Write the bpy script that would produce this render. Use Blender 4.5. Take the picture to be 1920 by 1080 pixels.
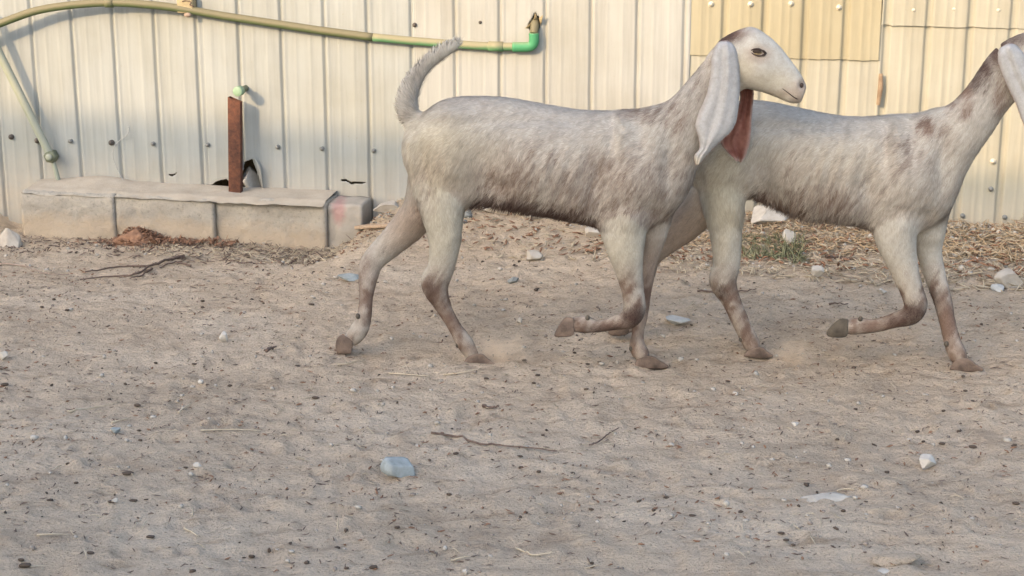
import bpy, bmesh, math, random
import numpy as np
from mathutils import Vector

for o in list(bpy.data.objects):
    bpy.data.objects.remove(o)
SC = bpy.context.scene
COL = SC.collection
rad = math.radians
random.seed(7)
RNG = np.random.default_rng(7)

# ------------------------------------------------------------------ camera
CAM_H = 1.545
PITCH = rad(15.4)
FPX = 3112.0
cd = bpy.data.cameras.new("camera")
cam = bpy.data.objects.new("camera", cd)
COL.objects.link(cam)
cam.location = (0, 0, CAM_H)
cam.rotation_euler = (math.pi / 2 - PITCH, 0, 0)
cd.sensor_width = 36
cd.lens = FPX / 1920 * 36
cd.clip_start = 0.05
cd.clip_end = 500
SC.camera = cam
SC.cycles.volume_bounces = 4
SC.cycles.max_bounces = 10

# ------------------------------------------------------------------ light
SUN_EL, SUN_AZ = 24.0, 42.0          # degrees; azimuth to the left of straight behind the camera
sdir = np.array([-math.sin(rad(SUN_AZ)) * math.cos(rad(SUN_EL)),
                 -math.cos(rad(SUN_AZ)) * math.cos(rad(SUN_EL)), math.sin(rad(SUN_EL))])
w = bpy.data.worlds.new("World")
SC.world = w
w.use_nodes = True
nt = w.node_tree
sky = nt.nodes.new("ShaderNodeTexSky")
sky.sky_type = 'NISHITA'
sky.sun_disc = False
sky.sun_elevation = rad(SUN_EL)
sky.sun_rotation = math.atan2(sdir[0], sdir[1])
sky.air_density = 1.0
sky.dust_density = 3.2
sky.ozone_density = 1.0
bg = nt.nodes["Background"]
bg.inputs[1].default_value = 0.15
nt.links.new(sky.outputs[0], bg.inputs[0])
sl = bpy.data.lights.new("sun", 'SUN')
sl.energy = 1.12
sl.angle = rad(0.5)
sl.color = (1.0, 0.69, 0.38)
so = bpy.data.objects.new("sun", sl)
COL.objects.link(so)
so.rotation_euler = Vector(sdir.tolist()).to_track_quat('Z', 'Y').to_euler()
SC.view_settings.view_transform = 'Standard'
SC.view_settings.look = 'None'
SC.view_settings.gamma = 1
SC.view_settings.use_curve_mapping = False
SC.view_settings.exposure = 2.05

# ------------------------------------------------------------------ geometry of the view
FWD = np.array([0, math.cos(PITCH), -math.sin(PITCH)])
UP = np.array([0, math.sin(PITCH), math.cos(PITCH)])
RIGHT = np.array([1.0, 0, 0])
CAMP = np.array([0, 0, CAM_H])

def ray(px, py):
    return FWD + RIGHT * ((px - 960) / FPX) + UP * ((540 - py) / FPX)

def ray_z(px, py, z):
    r = ray(px, py)
    return CAMP + r * ((z - CAM_H) / r[2])

F0 = ray_z(740, 372, 0.075)
F1 = ray_z(1900, 428, 0.060)
FU = F1 - F0; FU[2] = 0; FU /= np.linalg.norm(FU)      # along the sheet wall
FN = np.array([FU[1], -FU[0], 0])                       # out of the wall, to the yard
if FN[1] > 0: FN = -FN

def on_wall(px, py, out=0.0):
    r = ray(px, py)
    p0 = F0 + FN * out
    return CAMP + r * (np.dot(p0 - CAMP, FN) / np.dot(r, FN))

def wall_s(px, py):
    return float(np.dot(on_wall(px, py) - F0, FU))

def WP(s, z, out=0.0):
    p = F0 + FU * s + FN * out
    return np.array([p[0], p[1], z])

def lin(r, g=None, b=None):
    c = r if g is None else (r, g, b)
    return tuple(((v / 255) / 12.92 if v / 255 <= 0.04045 else ((v / 255 + 0.055) / 1.055) ** 2.4) for v in c)

# ------------------------------------------------------------------ noise
_lat = {}
def vnoise2(x, y, seed):
    L = _lat.setdefault(("a", seed), np.random.default_rng(seed).random((256, 256)))
    xi = np.floor(x).astype(int); yi = np.floor(y).astype(int)
    fx = x - xi; fy = y - yi
    fx = fx * fx * (3 - 2 * fx); fy = fy * fy * (3 - 2 * fy)
    g = lambda a, b: L[a & 255, b & 255]
    return (g(xi, yi) * (1 - fx) * (1 - fy) + g(xi + 1, yi) * fx * (1 - fy) + g(xi, yi + 1) * (1 - fx) * fy + g(xi + 1, yi + 1) * fx * fy) * 2 - 1

def vnoise3(p, seed):
    L = _lat.setdefault(("b", seed), np.random.default_rng(seed).random((64, 64, 64)))
    i = np.floor(p).astype(int); f = p - i
    f = f * f * (3 - 2 * f)
    out = 0
    for a in (0, 1):
        for b in (0, 1):
            for c in (0, 1):
                wgt = (f[:, 0] if a else 1 - f[:, 0]) * (f[:, 1] if b else 1 - f[:, 1]) * (f[:, 2] if c else 1 - f[:, 2])
                out = out + wgt * L[(i[:, 0] + a) & 63, (i[:, 1] + b) & 63, (i[:, 2] + c) & 63]
    return out * 2 - 1

def sstep(a, b, x):
    t = np.clip((x - a) / (b - a), 0, 1)
    return t * t * (3 - 2 * t)

# ------------------------------------------------------------------ helpers
def mesh_np(name, V, F, smooth=False):
    """F: list of arrays (n,3) / (n,4) or one array"""
    V = np.asarray(V, dtype=np.float32)
    if not isinstance(F, (list, tuple)): F = [F]
    F = [np.asarray(f, dtype=np.int32) for f in F if len(f)]
    me = bpy.data.meshes.new(name)
    me.vertices.add(len(V)); me.vertices.foreach_set("co", V.ravel())
    nl = sum(f.size for f in F); npoly = sum(len(f) for f in F)
    me.loops.add(nl); me.loops.foreach_set("vertex_index", np.concatenate([f.ravel() for f in F]))
    me.polygons.add(npoly)
    tot = np.concatenate([np.full(len(f), f.shape[1], dtype=np.int32) for f in F])
    st = np.concatenate([[0], np.cumsum(tot)[:-1]]).astype(np.int32)
    me.polygons.foreach_set("loop_start", st)
    me.polygons.foreach_set("loop_total", tot)
    if smooth: me.polygons.foreach_set("use_smooth", np.ones(npoly, dtype=bool))
    me.update(calc_edges=True)
    me.validate()
    return me

def link(name, me, mat=None, parent=None, loc=None):
    """links mesh data whose coordinates are in world space; the origin is moved to loc"""
    o = bpy.data.objects.new(name, me)
    COL.objects.link(o)
    if mat is not None and not me.materials: me.materials.append(mat)
    if loc is not None:
        n = len(me.vertices)
        a = np.empty(n * 3, dtype=np.float32); me.vertices.foreach_get("co", a)
        a = a.reshape(-1, 3) - np.asarray(loc, dtype=np.float32)
        me.vertices.foreach_set("co", a.ravel()); me.update()
    if parent is not None:
        o.parent = parent
        base = np.array(parent.matrix_basis.translation) if parent.parent is None else np.array(parent.matrix_basis.translation) + np.array(parent.parent.matrix_basis.translation)
        if loc is None:
            # coordinates are world coordinates: offset so that the parent's place is taken off
            n = len(me.vertices)
            a = np.empty(n * 3, dtype=np.float32); me.vertices.foreach_get("co", a)
            a = a.reshape(-1, 3) - base.astype(np.float32)
            me.vertices.foreach_set("co", a.ravel()); me.update()
        else:
            o.location = tuple(np.asarray(loc) - base)
    elif loc is not None:
        o.location = tuple(loc)
    return o

def tag(o, label=None, cat=None, group=None, kind=None):
    if label: o["label"] = label
    if cat: o["category"] = cat
    if group: o["group"] = group
    if kind: o["kind"] = kind
    return o

def empty(name, loc):
    o = bpy.data.objects.new(name, None)
    COL.objects.link(o)
    o.location = tuple(loc)
    o.empty_display_size = 0.05
    return o

def tube(pts, radii, seg=10, cap=True):
    P = np.asarray(pts, float); n = len(P)
    R = np.broadcast_to(np.asarray(radii, float), (n,))
    T = np.gradient(P, axis=0); T /= np.linalg.norm(T, axis=1)[:, None] + 1e-9
    ref = np.array([0.13, 0.21, 1.0]) if abs(T[0][2]) < 0.9 else np.array([1.0, 0.1, 0.1])
    V = []; prev = None
    for i in range(n):
        a = np.cross(T[i], ref if prev is None else prev); a /= np.linalg.norm(a)
        b = np.cross(a, T[i]); prev = b
        for k in range(seg):
            t = 2 * math.pi * k / seg
            V.append(P[i] + R[i] * (a * math.cos(t) + b * math.sin(t)))
    V = np.array(V)
    Q = []
    for i in range(n - 1):
        for k in range(seg):
            k2 = (k + 1) % seg
            Q.append((i * seg + k, i * seg + k2, (i + 1) * seg + k2, (i + 1) * seg + k))
    Tt = []
    if cap:
        c0 = len(V); V = np.vstack([V, P[0], P[-1]])
        for k in range(seg):
            k2 = (k + 1) % seg
            Tt.append((c0, k2, k)); Tt.append((c0 + 1, (n - 1) * seg + k, (n - 1) * seg + k2))
    return V, np.array(Q), np.array(Tt) if Tt else np.zeros((0, 3), int)

def join(parts):
    Vs, Qs, Ts, off = [], [], [], 0
    for V, Q, T in parts:
        Vs.append(V)
        if len(Q): Qs.append(np.asarray(Q) + off)
        if len(T): Ts.append(np.asarray(T) + off)
        off += len(V)
    F = []
    if Qs: F.append(np.vstack(Qs))
    if Ts: F.append(np.vstack(Ts))
    return np.vstack(Vs), F

def catmull(P, k):
    P = np.asarray(P, float); n = len(P)
    ext = np.vstack([2 * P[0] - P[1], P, 2 * P[-1] - P[-2]])
    out = []
    for i in range(n - 1):
        p0, p1, p2, p3 = ext[i:i + 4]
        for j in range(k):
            t = j / k
            out.append(0.5 * (2 * p1 + (p2 - p0) * t + (2 * p0 - 5 * p1 + 4 * p2 - p3) * t * t + (3 * p1 - p0 - 3 * p2 + p3) * t ** 3))
    out.append(P[-1])
    return np.array(out)

_ico = {}
def ico(sub):
    if sub not in _ico:
        bm = bmesh.new(); bmesh.ops.create_icosphere(bm, subdivisions=sub, radius=1)
        V = np.array([v.co[:] for v in bm.verts]); F = np.array([[v.index for v in f.verts] for f in bm.faces]); bm.free()
        _ico[sub] = (V, F)
    return _ico[sub]

def box(c, ax, ay, az, hx, hy, hz):
    c = np.asarray(c, float)
    V = [c + ax * hx * i + ay * hy * j + az * hz * k for i in (-1, 1) for j in (-1, 1) for k in (-1, 1)]
    Q = [(0, 1, 3, 2), (4, 6, 7, 5), (0, 4, 5, 1), (2, 3, 7, 6), (0, 2, 6, 4), (1, 5, 7, 3)]
    return np.array(V), np.array(Q), np.zeros((0, 3), int)

# ------------------------------------------------------------------ materials
def new_mat(name):
    m = bpy.data.materials.new(name); m.use_nodes = True
    n = m.node_tree.nodes; b = n["Principled BSDF"]
    b.inputs["Roughness"].default_value = 0.85
    b.inputs["Specular IOR Level"].default_value = 0.25
    return m, n, m.node_tree.links, b

def noise_node(n, l, scale, detail=4, rough=0.6, coord="Object", vec=None, stretch=None):
    t = n.new("ShaderNodeTexNoise"); t.inputs["Scale"].default_value = scale
    t.inputs["Detail"].default_value = detail; t.inputs["Roughness"].default_value = rough
    src = vec
    if src is None:
        c = n.new("ShaderNodeTexCoord"); src = c.outputs[coord]
    if stretch:
        mp = n.new("ShaderNodeMapping"); mp.inputs["Scale"].default_value = stretch
        l.new(src, mp.inputs["Vector"]); src = mp.outputs[0]
    l.new(src, t.inputs["Vector"])
    return t

def ramp(n, l, fac, stops):
    r = n.new("ShaderNodeValToRGB"); el = r.color_ramp.elements
    while len(el) < len(stops): el.new(0.5)
    for e, (p, c) in zip(el, stops):
        e.position = p; e.color = (*c, 1) if len(c) == 3 else c
    l.new(fac, r.inputs[0])
    return r

def mix(n, l, fac, a, b, mode='MIX'):
    m = n.new("ShaderNodeMix"); m.data_type = 'RGBA'; m.blend_type = mode
    for sock, v in ((m.inputs[0], fac), (m.inputs[6], a), (m.inputs[7], b)):
        if hasattr(v, "is_linked") or hasattr(v, "links"): l.new(v, sock)
        elif isinstance(v, (int, float)): sock.default_value = v
        else: sock.default_value = (*v, 1)
    return m.outputs[2]

def bump(n, l, b, height, strength=0.4, dist=0.01):
    bp = n.new("ShaderNodeBump"); bp.inputs["Strength"].default_value = strength; bp.inputs["Distance"].default_value = dist
    l.new(height, bp.inputs["Height"]); l.new(bp.outputs[0], b.inputs["Normal"])
    return bp

def simple_mat(name, c1, c2, scale=20, rough=0.85, bstr=0.3, bdist=0.004, stretch=None, spec=0.25):
    m, n, l, b = new_mat(name)
    t = noise_node(n, l, scale, 6, 0.65, stretch=stretch)
    r = ramp(n, l, t.outputs[0], [(0.3, c1), (0.7, c2)])
    l.new(r.outputs[0], b.inputs["Base Color"])
    b.inputs["Roughness"].default_value = rough
    b.inputs["Specular IOR Level"].default_value = spec
    if bstr:
        t2 = noise_node(n, l, scale * 3, 5, 0.7, stretch=stretch)
        bump(n, l, b, t2.outputs[0], bstr, bdist)
    return m

def mat_ground():
    m, n, l, b = new_mat("dry_dirt")
    geo = n.new("ShaderNodeNewGeometry"); pos = geo.outputs["Position"]
    big = noise_node(n, l, 1.6, 5, 0.6, vec=pos)
    mid = noise_node(n, l, 14, 6, 0.68, vec=pos, stretch=(0.45, 1.3, 1))
    fine = noise_node(n, l, 130, 5, 0.75, vec=pos)
    c1 = ramp(n, l, big.outputs[0], [(0.28, (.50, .40, .295)), (0.50, (.605, .485, .36)), (0.72, (.66, .55, .425))]).outputs[0]
    c2 = ramp(n, l, mid.outputs[0], [(0.28, (.62, .58, .54)), (0.46, (.95, .945, .94)), (0.72, (1.10, 1.10, 1.09))]).outputs[0]
    c = mix(n, l, 1.0, c1, c2, 'MULTIPLY')
    c3 = ramp(n, l, fine.outputs[0], [(0.30, (.42, .38, .35)), (0.43, (.95, .95, .95)), (0.70, (1.16, 1.15, 1.13))]).outputs[0]
    c = mix(n, l, 1.0, c, c3, 'MULTIPLY')
    # brownish organic patches
    pat = noise_node(n, l, 4.5, 4, 0.6, vec=pos)
    pf = ramp(n, l, pat.outputs[0], [(0.56, (0, 0, 0)), (0.70, (.6, .6, .6))]).outputs[0]
    c = mix(n, l, pf, c, (.39, .295, .21))
    # straw dust near the wall
    dp = n.new("ShaderNodeVectorMath"); dp.operation = 'DOT_PRODUCT'
    l.new(pos, dp.inputs[0]); dp.inputs[1].default_value = tuple(FN)
    ad = n.new("ShaderNodeMath"); ad.operation = 'SUBTRACT'; l.new(dp.outputs["Value"], ad.inputs[0]); ad.inputs[1].default_value = float(np.dot(F0, FN))
    nz = noise_node(n, l, 6, 5, 0.6, vec=pos)
    nm = n.new("ShaderNodeMath"); nm.operation = 'MULTIPLY_ADD'; l.new(nz.outputs[0], nm.inputs[0]); nm.inputs[1].default_value = 0.9; l.new(ad.outputs[0], nm.inputs[2])
    rf = n.new("ShaderNodeMapRange"); rf.inputs[1].default_value = 1.0; rf.inputs[2].default_value = 0.5; l.new(nm.outputs[0], rf.inputs[0])
    sf = n.new("ShaderNodeMath"); sf.operation = 'MULTIPLY'; l.new(rf.outputs[0], sf.inputs[0]); sf.inputs[1].default_value = 0.55
    c = mix(n, l, sf.outputs[0], c, (.50, .385, .255))
    l.new(c, b.inputs["Base Color"])
    b.inputs["Roughness"].default_value = 0.95
    b.inputs["Specular IOR Level"].default_value = 0.1
    ad2 = n.new("ShaderNodeMath"); ad2.operation = 'MULTIPLY_ADD'
    l.new(mid.outputs[0], ad2.inputs[0]); ad2.inputs[1].default_value = 1.6; l.new(fine.outputs[0], ad2.inputs[2])
    bump(n, l, b, ad2.outputs[0], 1.0, 0.02)
    return m

def mat_sheet(name, base, warm=0.0):
    m, n, l, b = new_mat(name)
    geo = n.new("ShaderNodeNewGeometry"); pos = geo.outputs["Position"]
    st = noise_node(n, l, 5, 6, 0.65, vec=pos, stretch=(5, 5, 0.35))
    bl = noise_node(n, l, 3, 5, 0.6, vec=pos)
    sp = noise_node(n, l, 60, 3, 0.6, vec=pos)
    k = np.array(base)
    c = ramp(n, l, st.outputs[0], [(0.3, tuple(k * 0.84)), (0.55, tuple(k)), (0.8, tuple(np.minimum(k * 1.06, .86)))]).outputs[0]
    c2 = ramp(n, l, bl.outputs[0], [(0.3, (.90, .88, .83)), (0.6, (1, 1, 1))]).outputs[0]
    c = mix(n, l, 1.0, c, c2, 'MULTIPLY')
    f = ramp(n, l, sp.outputs[0], [(0.70, (0, 0, 0)), (0.78, (.5, .5, .5))]).outputs[0]
    c = mix(n, l, f, c, tuple(k * np.array([.72, .62, .5])))
    # splashed dirt along the foot
    sep = n.new("ShaderNodeSeparateXYZ"); l.new(pos, sep.inputs[0])
    mr = n.new("ShaderNodeMapRange"); l.new(sep.outputs[2], mr.inputs[0])
    mr.inputs[1].default_value = 0.24; mr.inputs[2].default_value = 0.04; mr.inputs[3].default_value = 0; mr.inputs[4].default_value = 0.8
    dn = noise_node(n, l, 16, 6, 0.7, vec=pos)
    mm = n.new("ShaderNodeMath"); mm.operation = 'MULTIPLY'; l.new(mr.outputs[0], mm.inputs[0]); l.new(dn.outputs[0], mm.inputs[1])
    c = mix(n, l, mm.outputs[0], c, (.46, .37, .27))
    l.new(c, b.inputs["Base Color"])
    b.inputs["Roughness"].default_value = 0.62
    b.inputs["Specular IOR Level"].default_value = 0.25
    wv = noise_node(n, l, 2.2, 2, 0.5, vec=pos)
    bump(n, l, b, wv.outputs[0], 0.25, 0.05)
    return m

M = {}
M["ground"] = mat_ground()
M["sheet_white"] = mat_sheet("painted_white_sheet", (.285, .30, .287))
M["sheet_cream"] = mat_sheet("painted_cream_sheet", (.312, .316, .294))
M["sheet_yellow"] = mat_sheet("painted_yellowed_sheet", (.29, .265, .185))
M["sheet_yellow2"] = mat_sheet("painted_pale_yellow_sheet", (.305, .295, .24))
M["screw_dark"] = simple_mat("rusted_screw", (.05, .045, .04), (.12, .10, .085), 80, 0.6)
M["screw_grey"] = simple_mat("dull_screw", (.13, .13, .12), (.20, .20, .185), 80, 0.6)
M["screw_pale"] = simple_mat("painted_screw", (.42, .385, .30), (.52, .48, .39), 80, 0.4, spec=0.5)
M["rust"] = simple_mat("rusty_steel", (.048, .026, .02), (.155, .063, .036), 45, 0.9, 0.6)
M["wood"] = simple_mat("weathered_wood", (.25, .18, .12), (.40, .30, .21), 10, 0.9, 0.5, stretch=(1, 9, 9))
M["twig"] = simple_mat("dry_bark", (.075, .05, .04), (.17, .12, .09), 60, 0.9)
M["twig_pale"] = simple_mat("pale_bark", (.24, .18, .135), (.34, .26, .20), 60, 0.9)
M["straw"] = simple_mat("straw", (.36, .29, .20), (.50, .42, .30), 50, 0.7)
M["straw_orange"] = simple_mat("orange_straw", (.30, .205, .115), (.43, .325, .205), 30, 0.8)
M["leaf_brown"] = simple_mat("dry_leaf", (.13, .065, .04), (.30, .17, .10), 30, 0.85)
M["grass"] = simple_mat("grass_blade", (.10, .11, .055), (.24, .23, .13), 30, 0.8)
M["dung"] = simple_mat("dropping", (.035, .026, .019), (.11, .08, .058), 90, 0.9)
M["stone_brown"] = simple_mat("brown_grit", (.16, .125, .095), (.30, .245, .195), 40, 0.95)
M["stone_blue"] = simple_mat("blue_grey_stone", (.17, .18, .168), (.30, .325, .315), 30, 0.9)
M["stone_dark"] = simple_mat("dark_stone", (.15, .155, .14), (.24, .24, .22), 40, 0.9)
M["stone_flake"] = simple_mat("stone_flake", (.30, .265, .215), (.40, .36, .30), 30, 0.95)
M["stone_grey"] = simple_mat("grey_stone", (.30, .30, .28), (.44, .43, .40), 35, 0.9)
M["stone_white"] = simple_mat("white_stone", (.34, .305, .255), (.47, .43, .37), 26, 0.9)
M["stone_pale"] = simple_mat("pale_dusty_stone", (.32, .28, .23), (.43, .39, .33), 22, 0.95)
M["hoof"] = simple_mat("hoof_horn", (.06, .043, .034), (.20, .145, .11), 24, 0.85, 0.8)
M["hoof_dark"] = simple_mat("dark_hoof_horn", (.04, .033, .026), (.115, .095, .07), 35, 0.7)
M["dark"] = simple_mat("dark_skin", (.022, .014, .011), (.05, .032, .025), 60, 0.45, 0.1)
M["plaster"] = simple_mat("plaster", (.40, .36, .30), (.48, .44, .37), 3, 0.95, 0.3)

def mat_pipe(name, green, dust, lo, hi):
    m, n, l, b = new_mat(name)
    geo = n.new("ShaderNodeNewGeometry")
    sep = n.new("ShaderNodeSeparateXYZ"); l.new(geo.outputs["Normal"], sep.inputs[0])
    t = noise_node(n, l, 7, 6, 0.7)
    a = n.new("ShaderNodeMath"); a.operation = 'MULTIPLY_ADD'; l.new(t.outputs[0], a.inputs[0]); a.inputs[1].default_value = 1.1; l.new(sep.outputs[2], a.inputs[2])
    mr = n.new("ShaderNodeMapRange"); l.new(a.outputs[0], mr.inputs[0]); mr.inputs[1].default_value = lo; mr.inputs[2].default_value = hi
    c = mix(n, l, mr.outputs[0], green, dust)
    l.new(c, b.inputs["Base Color"]); b.inputs["Roughness"].default_value = 0.6
    t2 = noise_node(n, l, 60, 4, 0.6); bump(n, l, b, t2.outputs[0], 0.25, 0.003)
    return m
M["pipe_dusty"] = mat_pipe("dusty_green_plastic", (.075, .105, .045), (.145, .13, .078), -0.1, 0.75)
M["pipe_green"] = mat_pipe("green_plastic", (.09, .21, .10), (.225, .205, .125), 0.0, 0.8)
M["pipe_bright"] = mat_pipe("bright_green_plastic", (.05, .22, .10), (.21, .25, .145), 0.8, 1.7)
M["pipe_pale"] = mat_pipe("faded_grey_green_plastic", (.21, .245, .18), (.29, .295, .235), -0.2, 0.9)
M["pipe_nut"] = simple_mat("olive_metal", (.07, .08, .05), (.17, .18, .12), 60, 0.6)
M["cap"] = simple_mat("mint_plastic", (.17, .27, .17), (.26, .35, .24), 40, 0.6, 0.1)
M["bracket"] = simple_mat("tan_plastic", (.26, .21, .12), (.34, .28, .17), 40, 0.8)

# ------------------------------------------------------------------ ground height
KERB_S = wall_s(38, 359)
def wall_dist(x, y):
    return (x - F0[0]) * FN[0] + (y - F0[1]) * FN[1]

def zbase(x, y):
    x = np.asarray(x, float); y = np.asarray(y, float)
    d = wall_dist(x, y)
    s = (x - F0[0]) * FU[0] + (y - F0[1]) * FU[1]
    sb = wall_s(690, 375)
    left = sstep(sb + 0.18, sb - 0.12, s)
    zl = -0.105 * sstep(1.5, 0.22, np.abs(d)) + 0.07 * sstep(0.60, 0.10, np.abs(d)) * sstep(KERB_S + 0.02, KERB_S - 0.20, s)
    zr = 0.072 * sstep(0.62, 0.0, np.abs(d)) + 0.0
    return zl * left + zr * (1 - left)

_pr = np.random.default_rng(55)
PRINTS = []
while len(PRINTS) < 260:
    _y = _pr.uniform(3.4, 6.2); _x = _pr.uniform(-.36, .36) * _y
    if vnoise2(np.array([_x * 1.3 + 30]), np.array([_y * 1.3 + 30]), 12)[0] > _pr.uniform(-.7, .5):
        PRINTS.append((_x, _y, _pr.uniform(.016, .032), _pr.uniform(.004, .011), _pr.normal(0, .7)))

def zground(x, y):
    x = np.asarray(x, float); y = np.asarray(y, float)
    z = zbase(x, y)
    near = np.exp(-((x / 6.0) ** 2 + ((y - 5) / 6.0) ** 2))
    z = z + near * (0.012 * vnoise2(x * 1.7 + 40, y * 1.7 + 40, 1) + 0.006 * vnoise2(x * 5 + 40, y * 5 + 40, 2)
         + 0.0065 * vnoise2(x * 13 + 40, y * 13 + 40, 3) + 0.0052 * vnoise2(x * 31 + 40, y * 31 + 40, 4)
         + 0.0032 * vnoise2(x * 70 + 40, y * 70 + 40, 5)
         + 0.0048 * vnoise2(x * 10 + 70, y * 30 + 70, 9) * (0.4 + 0.6 * sstep(-.3, .5, vnoise2(x * 2.2 + 20, y * 2.2 + 20, 10)))
         + 0.0030 * vnoise2(x * 30 + 70, y * 70 + 70, 11))
    # hoof scuffs
    c = vnoise2(x * 9 + 90, y * 9 + 90, 6)
    z = z - near * 0.007 * sstep(0.35, 0.75, c)
    if x.ndim and x.size > 20000 or True:
        for (hx, hy, hr, hd_, ha) in PRINTS:
            if x.size < 50 and (np.min(np.abs(x - hx)) > .12): continue
            ca, sa = math.cos(ha), math.sin(ha)
            if x.ndim == 2:
                j0, j1 = np.searchsorted(x[0], (hx - .12, hx + .12)); i0, i1 = np.searchsorted(y[:, 0], (hy - .12, hy + .12))
                if j0 == j1 or i0 == i1: continue
                xs_, ys_ = x[i0:i1, j0:j1], y[i0:i1, j0:j1]
            else: xs_, ys_ = x, y
            dx, dy = xs_ - hx, ys_ - hy
            q = np.hypot((dx * ca + dy * sa) / 1.35, -dx * sa + dy * ca) / hr
            v_ = -hd_ * np.exp(-q ** 4) + hd_ * .55 * np.exp(-((q - 1.45) / .38) ** 2)
            if x.ndim == 2: z[i0:i1, j0:j1] += v_
            else: z = z + v_
    dw = wall_dist(x, y)
    z = z + near * sstep(0.8, 0.1, np.abs(dw)) * 0.012 * vnoise2(x * 22 + 9, y * 22 + 9, 8)
    return z

def G(px, py, lift=0.0):
    z = 0.0
    for _ in range(12):
        p = ray_z(px, py, z + lift); z = 0.5 * z + 0.5 * float(zground(p[0], p[1]))
    p = ray_z(px, py, z + lift)
    return np.array([p[0], p[1], float(zground(p[0], p[1]))])

def build_ground():
    xs = np.concatenate([-np.geomspace(120, 3.2, 22), np.arange(-2.9, 2.9, 0.0085), np.geomspace(3.2, 120, 22)])
    ys = np.concatenate([-np.geomspace(80, 1.0, 14), np.linspace(-0.5, 3.0, 12), np.arange(3.2, 7.6, 0.0085), np.geomspace(7.8, 200, 20)])
    X, Y = np.meshgrid(xs, ys)
    Z = zground(X, Y)
    V = np.stack([X, Y, Z], -1).reshape(-1, 3)
    nx, ny = len(xs), len(ys)
    i = (np.arange(ny - 1)[:, None] * nx + np.arange(nx - 1)[None]).ravel()
    Q = np.stack([i, i + 1, i + nx + 1, i + nx], -1)
    o = link("ground", mesh_np("ground", V, Q, True), M["ground"])
    tag(o, kind="structure")
build_ground()

# ------------------------------------------------------------------ unseen block added behind the camera to cast the shade over the yard
def build_shade():
    # edge points of the shade on the sheet wall, pushed back along the sun
    a = on_wall(100, 210); b = on_wall(1850, 322)
    T = 15.0
    A = a + sdir * T; B = b + sdir * T
    d = (B - A); d /= np.linalg.norm(d)
    L = A - d * 4; R = B + d * 4
    back = np.array([FN[0], FN[1], 0]) * 6
    V = []
    for p in (L, R):
        V += [(p[0], p[1], -0.3), tuple(p), (p[0] + back[0], p[1] + back[1], p[2]), (p[0] + back[0], p[1] + back[1], -0.3)]
    Q = [(0, 1, 5, 4), (1, 2, 6, 5), (2, 3, 7, 6), (3, 0, 4, 7), (0, 3, 2, 1), (4, 5, 6, 7)]
    o = link("shade_block", mesh_np("shade_block", V, np.array(Q)), M["plaster"])
    tag(o, "long plain unseen block added behind the camera to shade the yard", "shade_block", kind="structure")
build_shade()

# ------------------------------------------------------------------ sheet wall across the back of the yard
fence_base = np.array([F0[0], F0[1], 0.0])
fence = empty("metal_fence", fence_base)
tag(fence, "pale ribbed sheet metal shed wall across the back of the yard", "fence")
PER_L = (wall_s(1110, 100) - wall_s(64, 100)) / 13
S0_L = wall_s(64, 100)
PER_R = (wall_s(1902, 12) - wall_s(1360, 12)) / 7
S0_R = wall_s(1360, 12)

def profile_white(s):
    # narrow pressed groove each period, two faint stiffening beads between
    t = ((s - S0_L) / PER_L) % 1.0
    t = np.where(t > 0.5, t - 1, t) * PER_L
    g = -0.011 * (1 - sstep(0.0035, 0.0095, np.abs(t + 0.003)))
    g = g + 0.003 * np.exp(-((t - 0.012) / 0.006) ** 2)
    for c in (0.33, 0.66):
        tt = (((s - S0_L) / PER_L) % 1.0 - c) * PER_L
        g = g + 0.0014 * np.exp(-(tt / 0.006) ** 2)
    return g

def profile_yellow(s):
    t = ((s - S0_R) / PER_R) % 1.0
    t = np.where(t > 0.5, t - 1, t) * PER_R
    g = -0.013 * (1 - sstep(0.006, 0.017, np.abs(t)))
    for c in (0.4, 0.6):
        tt = (((s - S0_R) / PER_R) % 1.0 - c) * PER_R
        g = g + 0.002 * np.exp(-(tt / 0.006) ** 2)
    return g

def in_poly(x, y, poly):
    c = np.zeros(x.shape, bool); n = len(poly)
    for i in range(n):
        x1, y1 = poly[i]; x2, y2 = poly[(i + 1) % n]
        cond = ((y1 > y) != (y2 > y)) & (x < (x2 - x1) * (y - y1) / (y2 - y1 + 1e-12) + x1)
        c ^= cond
    return c

def px_poly(pts):
    out = []
    for p in pts:
        q = on_wall(*p); out.append((float(np.dot(q - F0, FU)), q[2]))
    return out

HOLES = [px_poly([(458, 304), (474, 297), (482, 318), (492, 352), (452, 356), (456, 318)]),
         px_poly([(376, 349), (398, 346), (408, 339), (428, 335), (430, 349), (405, 351), (388, 352)]),
         px_poly([(990, 48), (998, 34), (1004, 24), (1012, 32), (1014, 50), (1008, 62), (998, 60), (992, 54)]),
         px_poly([(317, 325), (324, 327), (334, 323), (331, 327), (324, 330), (319, 329)]),
         px_poly([(640, 336), (652, 337), (660, 341), (669, 340), (678, 341), (690, 341), (676, 345), (668, 344), (660, 346), (652, 340), (642, 339)])]

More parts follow.
